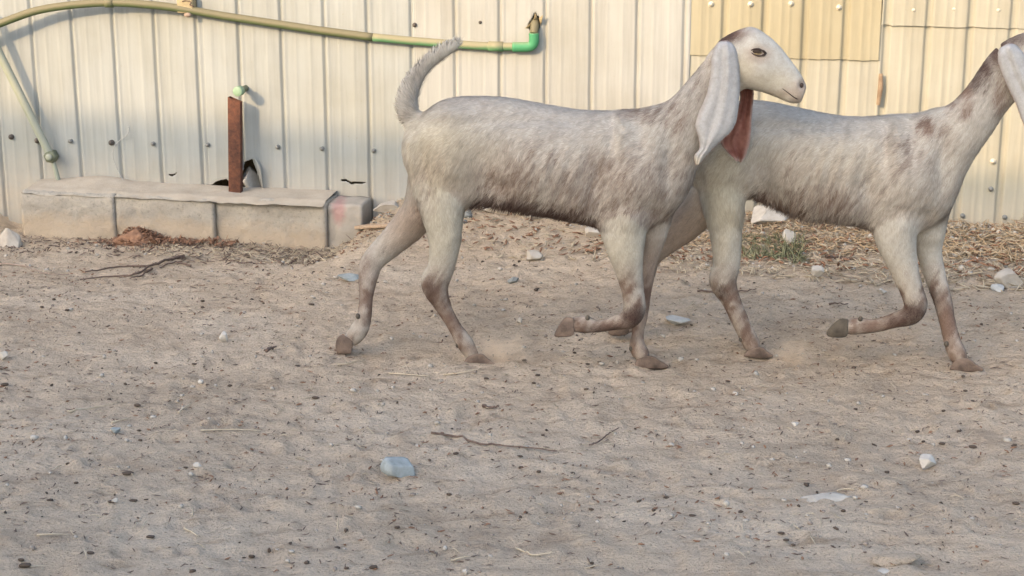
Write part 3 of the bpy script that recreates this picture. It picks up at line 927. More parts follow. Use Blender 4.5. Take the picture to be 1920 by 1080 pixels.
twig([(905, 764), (918, 768), (936, 766)], .005, M["twig"], "short crooked dark twig above the long thin twig", seed=10)
STR = [([(128, 776), (175, 768), (225, 757)], "long pale straw in the left middle ground"),
       ([(335, 777), (347, 768), (360, 759)], "short slanting straw right of the long pale straw"),
       ([(730, 703), (768, 706), (806, 709)], "flat straw in front of the left goat's hind legs, left of a pair"),
       ([(832, 706), (866, 702), (902, 694)], "flat straw in front of the left goat's hind hoof, right of a pair"),
       ([(376, 811), (430, 809), (488, 811)], "thin faint straw lying level left of the blue grey stone"),
       ([(632, 688), (655, 684), (684, 678)], "straw under the left goat's rear hoof"),
       ([(968, 1032), (1000, 1045), (1036, 1040)], "bent straw at the bottom centre"),
       ([(846, 1056), (862, 1051), (880, 1047)], "short straw left of the bent straw at the bottom"),
       ([(70, 1008), (100, 1006), (130, 1007)], "straw near the bottom left corner"),
       ([(210, 796), (228, 791), (245, 787)], "short straw beside the tiny blue pebble"),
       ([(345, 995), (362, 1003), (372, 1010)], "small curled straw in the lower left"),
       ([(1570, 925), (1585, 921), (1602, 922)], "short straw behind the end of the long flat slab")]
for i, (p, lb) in enumerate(STR):
    twig(p, .0026, M["straw"], lb, "straw", "straw", jit=.0008, seed=20 + i)

def build_plank():
    a = G(678, 432); b = G(745, 428)
    ax = b - a; L = np.linalg.norm(ax); ax /= L
    up = np.array([0, 0, 1.0]); ay = np.cross(up, ax); ay /= np.linalg.norm(ay)
    v, q, t = box((a + b) / 2 + up * .016, ax, ay, np.cross(ax, ay), L / 2, .035, .007)
    o = link("plank", mesh_np("plank", v, q), M["wood"], loc=(a + b) / 2)
    bv = o.modifiers.new("edge", 'BEVEL'); bv.width = .002; bv.segments = 2
    tag(o, "short weathered wooden plank lying right of the kerb", "plank")
build_plank()

# ------------------------------------------------------------------ stuff: gravel, litter, straw bed, leaf heap, grass
def scatter_region(n, px0, px1, py0, py1, rg):
    out = []
    while len(out) < n:
        px, py = rg.uniform(px0, px1), rg.uniform(py0, py1)
        p = ray_z(px, py, 0.0)
        out.append((p[0], p[1]))
    return np.array(out)

def scatter_rocks(name, n, rmin, rmax, mat, seed, xy, label=None, elong=1.0, power=2.5):
    rg = np.random.default_rng(seed)
    V0, F0_ = ico(1)
    n = len(xy)
    r = rmin + (rmax - rmin) * rg.random(n) ** power
    a = rg.uniform(0, math.pi, n)
    Vs = []
    for i in range(n):
        s = r[i] * rg.uniform(0.6, 1.25, 3) * np.array([elong, 1, 0.75])
        v = V0 * (1 + 0.25 * rg.normal(size=(len(V0), 1)) * 0.7) * s
        ca, sa = math.cos(a[i]), math.sin(a[i])
        v = np.column_stack([v[:, 0] * ca - v[:, 1] * sa, v[:, 0] * sa + v[:, 1] * ca, v[:, 2]])
        Vs.append(v)
    Z = zground(xy[:, 0], xy[:, 1])
    P = np.array(Vs) + np.column_stack([xy, Z + r * 0.25])[:, None, :]
    F = (F0_[None] + (np.arange(n) * len(V0))[:, None, None]).reshape(-1, 3)
    o = link(name, mesh_np(name, P.reshape(-1, 3), F, True), mat)
    tag(o, label, kind="stuff")
    return o

def world_scatter(n, seed, clump=0.0, y0=3.3, y1=6.7):
    rg = np.random.default_rng(seed)
    out = []
    while len(out) < n:
        y = rg.uniform(y0, y1, 4 * n); x = rg.uniform(-2.6, 2.6, 4 * n)
        ok = wall_dist(x, y) > 0.05
        if clump:
            ok &= (vnoise2(x * 3 + 60, y * 3 + 60, seed) + 0.6 * vnoise2(x * 9 + 60, y * 9 + 60, seed + 1)) > rg.uniform(-1, clump, len(x))
        ok &= (np.abs(x) < y * 0.345 + 0.25)
        for p in np.column_stack([x, y])[ok]: out.append(p)
    return np.array(out[:n])

scatter_rocks("gravel", 0, .0018, .010, M["stone_flake"], 101, world_scatter(1300, 101), "fine pale gravel scattered through the dirt", power=3.5)
scatter_rocks("gravel", 0, .0018, .007, M["stone_brown"], 102, world_scatter(900, 102, 0.6), "fine dark grit scattered through the dirt", power=3)
scatter_rocks("droppings", 0, .0022, .0065, M["dung"], 103, world_scatter(520, 103, 0.35), "fine dark crumbs of goat dung over the dirt", elong=1.5, power=2.2)

def litter(name, n, mat, seed, xy, lmin, lmax, wd, label, tilt=0.25, zadd=0.002, curl=0.2, parent=None):
    rg = np.random.default_rng(seed)
    n = len(xy); L = rg.uniform(lmin, lmax, n) / 2; W = wd * rg.uniform(0.6, 1.3, n) / 2
    a = rg.uniform(0, 2 * math.pi, n); e = rg.normal(0, tilt, n); roll = rg.normal(0, 0.5, n)
    d = np.column_stack([np.cos(a) * np.cos(e), np.sin(a) * np.cos(e), np.sin(e)])
    s = np.column_stack([-np.sin(a) * np.cos(roll), np.cos(a) * np.cos(roll), np.sin(roll)])
    c = np.column_stack([xy, zground(xy[:, 0], xy[:, 1]) + zadd + np.abs(np.sin(e)) * L * 0.8])
    if np.ndim(zadd) == 0 and xy.shape[1] == 3: c = xy + np.array([0, 0, 0.0])
    up = np.cross(d, s)
    bend = (rg.normal(0, curl, n) * L)[:, None] * up
    pts = []
    for t, wk in ((-1, .5), (0, 1), (1, .35)):
        mid = c + d * (L * t)[:, None] + bend * (1 - t * t)
        pts += [mid - s * (W * wk)[:, None], mid + s * (W * wk)[:, None], mid + up * (W * wk * 0.9)[:, None]]
    P = np.stack(pts, 1)   # triangular section
    Q = []
    for r0 in (0, 3):
        for k in range(3):
            k2 = (k + 1) % 3
            Q.append((r0 + k, r0 + k2, r0 + 3 + k2, r0 + 3 + k))
    Q = np.array(Q); F = (Q[None] + (np.arange(n) * 9)[:, None, None]).reshape(-1, 4)
    o = link(name, mesh_np(name, P.reshape(-1, 3), F), mat, parent)
    tag(o, label, kind="stuff")
    return o

litter("straw_litter", 0, M["straw"], 111, world_scatter(900, 111, 0.8), .010, .045, .0032, "short broken straws strewn over the dirt")
litter("leaf_litter", 0, M["twig"], 112, world_scatter(3600, 112, 0.6), .006, .021, .0036, "dark broken twigs and chaff strewn over the dirt", tilt=0.15)
litter("leaf_litter", 0, M["leaf_brown"], 113, world_scatter(1300, 113, 0.6), .006, .020, .0055, "crumbled brown leaves strewn over the dirt", tilt=0.2)

def strip_xy(n, seed, s0, s1, d0, d1, power=1.0):
    rg = np.random.default_rng(seed)
    s = rg.uniform(s0, s1, n); d = d0 + (d1 - d0) * rg.random(n) ** power
    p = F0[None, :2] + FU[None, :2] * s[:, None] + FN[None, :2] * d[:, None]
    return p
sR0 = wall_s(1270, 420); sR1 = 2.95
litter("straw_bed", 0, M["straw"], 121, strip_xy(2600, 121, sR0, sR1, .02, .75, 1.5), .02, .09, .005, "pale straw spread along the foot of the wall at the right", zadd=0.006)
litter("straw_bed", 0, M["straw_orange"], 122, strip_xy(1700, 122, sR0, sR1, .02, .42, 1.2), .02, .08, .006, "orange straw heaped at the wall at the right", zadd=0.010)
litter("leaf_litter", 0, M["leaf_brown"], 123, strip_xy(900, 123, sR0 - .3, sR1, .03, .6, 1.2), .015, .05, .010, "brown dead leaves in the straw by the wall", zadd=0.01)
litter("leaf_litter", 0, M["leaf_brown"], 124, strip_xy(420, 124, wall_s(690, 400), wall_s(1300, 420), .03, .55, 1.4), .012, .045, .008, "brown leaf crumbs under the wall in the middle", zadd=0.004)
litter("straw_bed", 0, M["straw"], 125, strip_xy(500, 125, wall_s(690, 400), wall_s(1300, 420), .03, .6, 1.4), .015, .06, .005, "thin straw under the wall in the middle", zadd=0.004)
litter("leaf_litter", 0, M["twig"], 126, strip_xy(700, 126, wall_s(0, 440), wall_s(690, 440), .24, .62, 2.0), .010, .05, .005, "twig crumbs along the front of the kerb", zadd=0.004)
litter("straw_bed", 0, M["straw"], 127, strip_xy(500, 127, wall_s(330, 440), wall_s(690, 440), .24, .55, 1.4), .015, .06, .005, "thin straw along the front of the kerb", zadd=0.004)
_xy = np.vstack([strip_xy(300, 128, wall_s(1395, 465), wall_s(1510, 465), .30, .52)])
litter("grass", 0, M["grass"], 128, _xy, .03, .075, .005, "tuft of dull green grass in the straw under the right goat", tilt=0.6, zadd=0.006)
scatter_rocks("rubble", 0, .004, .022, M["stone_white"], 131, strip_xy(480, 131, wall_s(690, 400), sR1, .03, .62, 1.5), "small pale rubble along the foot of the wall", power=2.5)
scatter_rocks("rubble", 0, .004, .018, M["stone_dark"], 132, strip_xy(160, 132, wall_s(690, 400), wall_s(900, 400), .02, .35, 1.2), "small dark rubble beside the end of the kerb", power=2)

def build_leaf_heap():
    c = G(262, 455)
    rg = np.random.default_rng(5)
    root_z = float(zground(c[0], c[1]))
    V, F = ico(4)
    R = np.column_stack([FU, FN, [0, 0, 1]])
    P = V * np.array([.105, .07, .062]) * (1 + .22 * vnoise3(V * 4 + 9, 33) + .12 * vnoise3(V * 12 + 9, 34))[:, None]
    P[:, 2] *= np.exp(-(P[:, 0] / .09) ** 2) * 0.6 + 0.4
    P = P @ R.T + np.array([c[0], c[1], root_z])
    o = link("leaf_heap", mesh_np("leaf_heap", P, F, True), M["leaf_brown"], loc=c)
    tag(o, "reddish brown heap of dead leaves against the middle of the kerb", "heap")
    # loose leaves on the heap and trailing to the right
    n = 650
    q = rg.normal(size=(n, 2)) * np.array([.10, .05])
    h = .058 * np.exp(-(q[:, 0] / .085) ** 2 - (q[:, 1] / .06) ** 2)
    q2 = np.column_stack([rg.uniform(.05, .42, 350), rg.normal(0, .025, 350)]); h2 = .012 * np.ones(350)
    q = np.vstack([q, q2]); h = np.concatenate([h, h2])
    xy = c[None, :2] + q[:, :1] * FU[None, :2] + q[:, 1:] * FN[None, :2]
    n = len(q); L = rg.uniform(.006, .022, n); a = rg.uniform(0, 6.28, n); e = rg.normal(0, .5, n); W = rg.uniform(.0018, .005, n)
    d = np.column_stack([np.cos(a) * np.cos(e), np.sin(a) * np.cos(e), np.sin(e)]); s = np.column_stack([-np.sin(a), np.cos(a), rg.normal(0, .4, n)])
    cc = np.column_stack([xy, zground(xy[:, 0], xy[:, 1]) + h + .004]); up = np.cross(d, s)
    P = np.stack([cc - d * L[:, None], cc + s * W[:, None] + up * .001, cc + d * L[:, None], cc - s * W[:, None] + up * .001], 1)
    F = (np.array([[0, 1, 2], [0, 2, 3]])[None] + (np.arange(n) * 4)[:, None, None]).reshape(-1, 3)
    o2 = link("leaves", mesh_np("leaves", P.reshape(-1, 3), F), M["leaf_brown"], o); o2["kind"] = "stuff"
build_leaf_heap()

# the larger droppings, one by one
DROP = [(240, 889, 22, 8), (47, 1063, 22, 12), (40, 1052, 12, 8), (472, 1046, 13, 10), (505, 1036, 7, 14), (282, 1008, 16, 7), (745, 991, 11, 8), (842, 929, 11, 8), (1110, 1058, 8, 8),
        (700, 1066, 16, 10), (650, 1067, 10, 7), (1581, 960, 10, 8), (1824, 840, 16, 8), (1766, 833, 12, 6), (1731, 830, 8, 6), (1720, 811, 10, 7), (1769, 772, 8, 6), (1604, 768, 8, 6), (1663, 887, 11, 7),
        (1298, 968, 14, 6), (1465, 1001, 14, 6), (1474, 1014, 12, 6), (598, 908, 12, 6), (592, 748, 16, 8), (258, 762, 14, 8), (9, 723, 14, 8), (365, 684, 12, 5), (380, 566, 9, 6), (380, 578, 9, 6), (126, 583, 9, 6),
        (571, 481, 9, 6), (263, 827, 9, 6), (143, 907, 9, 6), (348, 878, 9, 5), (977, 878, 11, 7), (975, 857, 12, 6), (855, 852, 12, 7), (1010, 886, 9, 7), (983, 677, 10, 6), (1124, 680, 10, 5), (1102, 684, 10, 5),
        (1008, 705, 10, 6), (912, 711, 10, 6), (1365, 716, 10, 5), (1810, 734, 9, 5), (1902, 836, 10, 6), (1905, 946, 14, 8), (250, 940, 16, 7), (170, 1038, 16, 6), (1570, 825, 8, 6)]
def build_droppings():
    rg = np.random.default_rng(77)
    protos = []
    for k in range(4):
        V, F = ico(2)
        P = V * np.array([1.0, .75, .72]) * (1 + .18 * vnoise3(V * 2 + 5 + 3 * k, 35))[:, None]
        me = mesh_np("dropping", P, F, True); me.materials.append(M["dung"]); protos.append(me)
    for i, (px, py, wp, hp) in enumerate(DROP):
        o = bpy.data.objects.new("dropping", protos[i % 4]); COL.objects.link(o)
        c = G(px, py); d = np.linalg.norm(c - CAMP)
        wx, hz = wp / FPX * d / 2, hp / FPX * d / 2
        o.location = (c[0], c[1], c[2] + hz * .6); o.scale = (wx, wx * .8, hz); o.rotation_euler = (0, 0, rg.uniform(-.4, .4))
        tag(o, "small dark goat dropping lying loose on the dirt", "dropping", "goat droppings on the dirt")
build_droppings()

# ------------------------------------------------------------------ goats
GU = np.array([math.cos(rad(11)), -math.sin(rad(11)), 0.0])
GN = np.array([math.sin(rad(11)), math.cos(rad(11)), 0.0])     # away from the camera
ZU = np.array([0, 0, 1.0])

FLOWB = (-GU * .5 - ZU * .86); FLOWA = np.cross(FLOWB, GN)
WHITE = np.array([.425, .395, .338]); CREAM = np.array([.43, .378, .275]); BROWN = np.array([.142, .090, .066]); DARK = np.array([.055, .031, .025])
PINK = np.array([.325, .255, .20]); GREY = np.array([.34, .315, .278])

def mat_attr(name, rough=0.8, sp=0.15, streak=True):
    m, n, l, b = new_mat(name)
    a = n.new("ShaderNodeAttribute"); a.attribute_name = "coat"
    if streak:
        t = noise_node(n, l, 55, 5, 0.7)
        r = ramp(n, l, t.outputs[0], [(0.3, (.80, .78, .76)), (0.65, (1.05, 1.05, 1.05))]).outputs[0]
        c = mix(n, l, 1.0, a.outputs["Color"], r, 'MULTIPLY'); l.new(c, b.inputs["Base Color"])
        bump(n, l, b, t.outputs[0], 0.2, .003)
    else:
        l.new(a.outputs["Color"], b.inputs["Base Color"])
    b.inputs["Roughness"].default_value = rough; b.inputs["Specular IOR Level"].default_value = sp
    return m
M["skin"] = mat_attr("goat_coat_skin"); M["fur"] = mat_attr("goat_coat_hair", 0.75, 0.2, False)

def mat_ear(name, c1, c2):
    m, n, l, b = new_mat(name)
    t = noise_node(n, l, 22, 6, 0.65, stretch=(1, 1, .35))
    r = ramp(n, l, t.outputs[0], [(0.3, c1), (0.65, c2)]); l.new(r.outputs[0], b.inputs["Base Color"])
    t2 = noise_node(n, l, 45, 4, 0.6, stretch=(1, 1, .2)); bump(n, l, b, t2.outputs[0], .7, .010)
    b.inputs["Roughness"].default_value = .7
    return m
M["ear"] = mat_ear("white_ear", (.42, .41, .40), (.54, .53, .52))
M["ear_grey"] = mat_ear("grey_ear", (.36, .35, .345), (.52, .51, .50))
M["ear_in"] = mat_ear("pink_inner_ear", (.15, .055, .04), (.40, .19, .145))

def mat_eye():
    m, n, l, b = new_mat("amber_eye"); b.inputs["Base Color"].default_value = (.27, .20, .11, 1); b.inputs["Roughness"].default_value = .15; b.inputs["Specular IOR Level"].default_value = .6
    return m
M["eye"] = mat_eye()

GOATS = {
 1: dict(anchor=(885, 681), torso=[((757, 250), (757, 298), .045), ((786, 213), (778, 340), .08), ((832, 183), (832, 378), .10), ((890, 176), (895, 384), .103), ((950, 180), (958, 394), .11),
        ((1020, 192), (1028, 408), .118), ((1090, 202), (1100, 424), .118), ((1150, 204), (1152, 436), .11), ((1205, 201), (1205, 436), .10), ((1252, 192), (1268, 398), .085), ((1292, 240), (1302, 345), .055)],
      neck=[((1190, 208), (1292, 350), .08), ((1248, 187), (1326, 290), .063), ((1283, 151), (1350, 240), .052), ((1316, 110), (1378, 192), .046), ((1345, 76), (1398, 166), .044)],
      head=[((1348, 74), (1378, 158), .038), ((1378, 57), (1393, 165), .050), ((1410, 49), (1413, 170), .055), ((1438, 64), (1430, 174), .051), ((1463, 86), (1447, 180), .041), ((1482, 110), (1461, 186), .034),
            ((1499, 133), (1473, 191), .030), ((1509, 151), (1486, 195), .027), ((1513, 162), (1501, 194), .020)],
      tail=[(786, 250, 30), (770, 218, 26), (766, 186, 22), (778, 153, 18), (800, 122, 15), (828, 100, 14), (850, 87, 12), (862, 82, 8)],
      legs=dict(
        near_hind=([(828, 255, 66), (822, 325, 60), (828, 392, 46), (834, 448, 34), (827, 500, 27), (815, 534, 28), (831, 575, 18), (852, 612, 15), (870, 640, 19), (882, 660, 17), (890, 670, 14)], -.062, (885, 681)),
        far_hind=([(808, 330, 56), (792, 390, 44), (762, 426, 35), (726, 462, 28), (698, 491, 24), (690, 524, 20), (686, 562, 15), (682, 598, 17), (671, 622, 20), (656, 638, 17)], .055, (655, 664)),
        near_fore=([(1212, 290, 60), (1196, 345, 60), (1170, 410, 52), (1171, 452, 40), (1178, 500, 29), (1187, 548, 23), (1190, 576, 22), (1181, 597, 20), (1155, 605, 15.5), (1124, 612, 13), (1101, 609, 18), (1082, 608, 18), (1066, 612, 14)], -.06, None),
        far_fore=([(1240, 360, 48), (1225, 420, 36), (1212, 490, 22), (1206, 550, 17), (1200, 592, 17), (1196, 625, 14), (1195, 648, 18), (1203, 664, 18), (1210, 674, 13)], .05, (1215, 688))),
      hoof=[("near_hind", [(868, 682), (895, 687), (922, 690), (932, 685), (915, 672), (902, 663), (878, 668)], "hoof"), ("far_hind", [(658, 663), (632, 662), (630, 640), (640, 628), (662, 640)], "hoof"),
            ("near_fore", [(1076, 597), (1062, 594), (1050, 606), (1039, 629), (1054, 632), (1076, 627)], "hoof"), ("far_fore", [(1188, 687), (1215, 691), (1244, 692), (1254, 687), (1238, 676), (1222, 667), (1196, 673)], "hoof")],
      ear=[((1356, 76), (1366, 76), -.020), ((1346, 80), (1374, 82), -.040), ((1339, 92), (1381, 94), -.052), ((1334, 112), (1385, 112), -.058), ((1331, 145), (1387, 148), -.066), ((1322, 185), (1386, 190), -.074), ((1309, 214), (1382, 220), -.082), ((1303, 236), (1372, 244), -.088),
           ((1310, 257), (1353, 264), -.092), ((1311, 277), (1335, 281), -.090), ((1302, 292), (1326, 290), -.088), ((1305, 309), (1312, 309), -.088)],
      far_ear=[((1352, 92), (1384, 92), .046), ((1366, 125), (1404, 125), .058), ((1386, 172), (1413, 172), .062), ((1383, 205), (1411, 205), .062), ((1370, 232), (1408, 238), .062), ((1351, 262), (1406, 268), .060), ((1362, 283), (1400, 290), .058), ((1380, 303), (1390, 304), .056)],
      eye=(1421, 94), nostril=(1502, 160), mouth=[(1468, 163), (1477, 170), (1487, 178), (1495, 183), (1503, 182)], ear_mat="ear"),
 2: dict(anchor=(1412, 668), torso=[((1272, 252), (1272, 300), .045), ((1304, 216), (1294, 340), .08), ((1348, 191), (1345, 378), .10), ((1402, 185), (1402, 372), .103), ((1462, 190), (1468, 392), .11),
        ((1532, 206), (1536, 410), .117), ((1602, 216), (1605, 426), .117), ((1662, 213), (1662, 438), .11), ((1722, 209), (1716, 436), .10), ((1768, 198), (1772, 412), .082), ((1800, 245), (1804, 350), .05)],
      neck=[((1705, 214), (1800, 352), .08), ((1765, 200), (1832, 295), .062), ((1803, 168), (1862, 252), .051), ((1840, 116), (1888, 213), .045), ((1868, 84), (1910, 188), .043)],
      head=[((1876, 80), (1900, 178), .038), ((1903, 66), (1916, 185), .050), ((1933, 58), (1936, 190), .055), ((1961, 74), (1953, 194), .051), ((1986, 96), (1970, 200), .041), ((2005, 120), (1984, 206), .034),
            ((2022, 145), (1996, 212), .030), ((2034, 166), (2009, 217), .027), ((2039, 177), (2026, 216), .020)],
      tail=[(1302, 250, 26), (1286, 228, 22), (1278, 206, 18), (1284, 186, 15), (1298, 172, 10), (1308, 166, 5)],
      legs=dict(
        near_hind=([(1358, 262, 66), (1355, 330, 58), (1357, 395, 42), (1362, 448, 33), (1362, 497, 28), (1355, 528, 29), (1373, 568, 21), (1390, 605, 20), (1402, 630, 20), (1411, 648, 19), (1418, 658, 14)], -.062, (1412, 668)),
        far_hind=([(1345, 335, 56), (1318, 384, 46), (1282, 418, 40), (1244, 454, 31), (1219, 482, 25), (1212, 516, 20), (1206, 560, 15), (1198, 594, 15), (1182, 610, 16), (1170, 616, 14)], .055, None),
        near_fore=([(1722, 290, 60), (1706, 345, 58), (1682, 408, 50), (1680, 450, 40), (1694, 500, 30), (1710, 546, 24), (1717, 572, 23), (1707, 591, 21), (1678, 600, 17), (1644, 610, 15), (1614, 611, 18), (1596, 612, 18), (1580, 615, 14)], -.06, None),
        far_fore=([(1752, 360, 48), (1745, 420, 36), (1742, 468, 26), (1754, 520, 22), (1766, 560, 20), (1776, 602, 17), (1786, 640, 18), (1796, 666, 20), (1804, 678, 14)], .05, (1805, 693))),
      hoof=[("near_hind", [(1394, 668), (1418, 672), (1440, 672), (1450, 667), (1438, 658), (1428, 650), (1404, 655)], "hoof"), ("far_hind", [(1176, 604), (1160, 602), (1140, 622), (1150, 630), (1178, 626)], "hoof"),
            ("near_fore", [(1590, 599), (1574, 598), (1552, 618), (1553, 631), (1580, 633), (1590, 626)], "hoof_dark"), ("far_fore", [(1780, 693), (1806, 697), (1834, 698), (1845, 693), (1830, 682), (1814, 671), (1790, 676)], "hoof")],
      ear=[((1884, 84), (1894, 80), -.020), ((1875, 90), (1905, 84), -.042), ((1871, 102), (1914, 93), -.053), ((1872, 120), (1922, 106), -.058), ((1884, 150), (1936, 138), -.066), ((1900, 185), (1950, 172), -.074), ((1912, 215), (1958, 205), -.082), ((1924, 240), (1962, 236), -.088), ((1940, 268), (1956, 268), -.090)],
      far_ear=[((1880, 100), (1908, 98), .046), ((1900, 140), (1930, 138), .058), ((1915, 185), (1950, 182), .062), ((1922, 225), (1958, 225), .062), ((1935, 262), (1950, 262), .060)],
      eye=(1944, 106), nostril=(2025, 172), mouth=[(1994, 180), (2003, 187), (2013, 195), (2023, 197)], ear_mat="ear_grey"),
}

# coat markings: (u, v, ru, rv, kind, amount); chains limits where it shows
MARK = {
 1: [("*", 955, 393, 80, 27, "dark", 1.0), ("*", 1035, 407, 80, 26, "dark", 1.0), ("*", 1095, 422, 42, 20, "dark", .95), ("*", 908, 384, 24, 18, "dark", .95),
     ("*", 960, 345, 90, 50, "brown", .55), ("*", 1080, 375, 60, 65, "brown", .5), ("*", 1020, 300, 130, 70, "brown", .32), ("*", 1160, 320, 110, 110, "brown", .25),
     ("*", 1215, 212, 70, 26, "brown", .62), ("*", 1265, 215, 50, 60, "brown", .5), ("*", 1300, 160, 50, 60, "grey", .7), ("*", 1318, 112, 26, 46, "brown", .55), ("*", 1310, 150, 60, 80, "brown", .32), ("*", 1358, 70, 36, 18, "dark", 1.0), ("head", 1388, 56, 22, 9, "brown", .7), ("*", 1340, 88, 22, 18, "brown", .5),
     ("*", 1292, 320, 34, 70, "brown", .42), ("*", 1295, 250, 30, 40, "grey", .6),
     ("*", 825, 290, 80, 120, "cream", .9), ("near_hind", 825, 400, 60, 120, "cream", .6), ("near_fore", 1175, 440, 50, 90, "cream", .5), ("*", 840, 420, 45, 60, "cream", .6), ("*", 800, 350, 25, 60, "brown", .35), ("*", 780, 390, 18, 40, "brown", .5),
     ("*", 870, 195, 130, 40, "grey", .9), ("*", 1050, 220, 170, 45, "grey", .85),
     ("near_fore", 1190, 594, 34, 27, "dark", 1.0), ("near_fore", 1145, 620, 60, 15, "dark", .8), ("near_fore", 1150, 612, 60, 16, "brown", .8), ("near_fore", 1075, 615, 34, 20, "brown", .7), ("near_fore", 1165, 450, 34, 80, "cream", .5),
     ("near_hind", 816, 560, 28, 60, "brown", .95), ("near_hind", 806, 550, 14, 40, "dark", .55), ("near_hind", 838, 520, 26, 40, "brown", .4), ("near_hind", 846, 605, 30, 50, "brown", .85), ("near_hind", 800, 535, 14, 14, "brown", .8), ("near_hind", 878, 655, 24, 20, "pink", .8),
     ("far_hind", 770, 420, 70, 70, "pink", .95), ("far_hind", 800, 400, 30, 30, "brown", .6), ("far_hind", 690, 500, 22, 40, "brown", .5), ("far_hind", 702, 570, 12, 70, "brown", .85), ("far_hind", 672, 550, 14, 60, "brown", .75), ("far_hind", 720, 470, 30, 20, "brown", .35), ("far_hind", 680, 540, 60, 110, "pink", .5),
     ("far_fore", 1200, 560, 80, 200, "pink", 1.0), ("far_fore", 1186, 640, 10, 50, "brown", .7), ("far_fore", 1215, 540, 30, 80, "brown", .5),
     ("tail", 775, 170, 60, 100, "grey", .8), ("tail", 792, 170, 16, 70, "brown", .2), ("tail", 772, 225, 24, 24, "brown", .35),
     ("head", 1500, 170, 16, 26, "pink", .7), ("head", 1455, 180, 30, 12, "cream", .6), ("head", 1424, 100, 26, 16, "pink", .85), ("head", 1400, 60, 30, 12, "grey", .9), ("head", 1440, 150, 50, 22, "cream", .55), ("head", 1395, 128, 26, 34, "cream", .8), ("head", 1380, 62, 30, 16, "brown", .8), ("head", 1424, 112, 22, 9, "brown", .28), ("head", 1452, 176, 40, 8, "brown", .25), ("head", 1506, 158, 10, 12, "brown", .5), ("head", 1492, 186, 14, 8, "brown", .4), ("head", 1480, 172, 16, 10, "pink", .6), ("head", 1400, 120, 60, 60, "grey", .3)],  # head marks: face colours, with brow and cheek shading painted in
 2: [("*", 1440, 385, 50, 26, "brown", .85), ("*", 1490, 392, 60, 30, "brown", .8), ("*", 1560, 410, 70, 28, "dark", .5), ("*", 1610, 425, 40, 22, "dark", .6), ("*", 1420, 376, 30, 20, "dark", .5),
     ("*", 1540, 370, 110, 40, "brown", .55), ("*", 1690, 290, 60, 70, "brown", .4), ("*", 1740, 235, 26, 24, "brown", .85), ("*", 1700, 290, 30, 30, "brown", .45), ("*", 1770, 250, 40, 50, "brown", .4),
     ("*", 1845, 130, 30, 50, "dark", .7), ("*", 1812, 195, 22, 40, "brown", .65), ("*", 1880, 88, 44, 34, "dark", .95), ("*", 1868, 100, 30, 40, "dark", 1.0), ("*", 1848, 124, 24, 34, "dark", .95), ("*", 1832, 146, 20, 30, "dark", .8), ("*", 1816, 172, 18, 30, "brown", .8), ("*", 1795, 205, 24, 30, "brown", .5), ("head", 1908, 72, 40, 26, "dark", .85), ("*", 1850, 190, 50, 80, "grey", .7), ("*", 1880, 180, 22, 60, "brown", .5),
     ("*", 1440, 215, 150, 45, "grey", .8), ("*", 1600, 230, 140, 40, "grey", .7), ("*", 1590, 340, 150, 70, "brown", .28), ("*", 1740, 320, 50, 110, "brown", .25), ("*", 1360, 350, 50, 120, "cream", .9), ("*", 1560, 290, 120, 60, "cream", .35),
     ("near_fore", 1714, 588, 40, 28, "dark", .95), ("near_fore", 1655, 612, 70, 20, "brown", 1.0), ("near_fore", 1690, 600, 40, 16, "dark", .7), ("near_fore", 1600, 615, 26, 16, "brown", .4),
     ("near_hind", 1340, 535, 16, 26, "brown", .6), ("near_hind", 1352, 550, 14, 22, "dark", .7), ("near_hind", 1390, 600, 34, 50, "brown", .5), ("near_hind", 1410, 645, 26, 24, "pink", .9), ("near_hind", 1380, 560, 30, 40, "pink", .5),
     ("far_hind", 1270, 430, 110, 110, "pink", 1.0), ("far_hind", 1215, 540, 30, 100, "brown", .55), ("far_hind", 1180, 612, 30, 20, "brown", .7),
     ("far_fore", 1776, 600, 34, 70, "brown", .95), ("far_fore", 1750, 555, 16, 24, "dark", .6), ("far_fore", 1795, 660, 26, 26, "pink", .8), ("far_fore", 1790, 560, 12, 30, "dark", .4)],
}

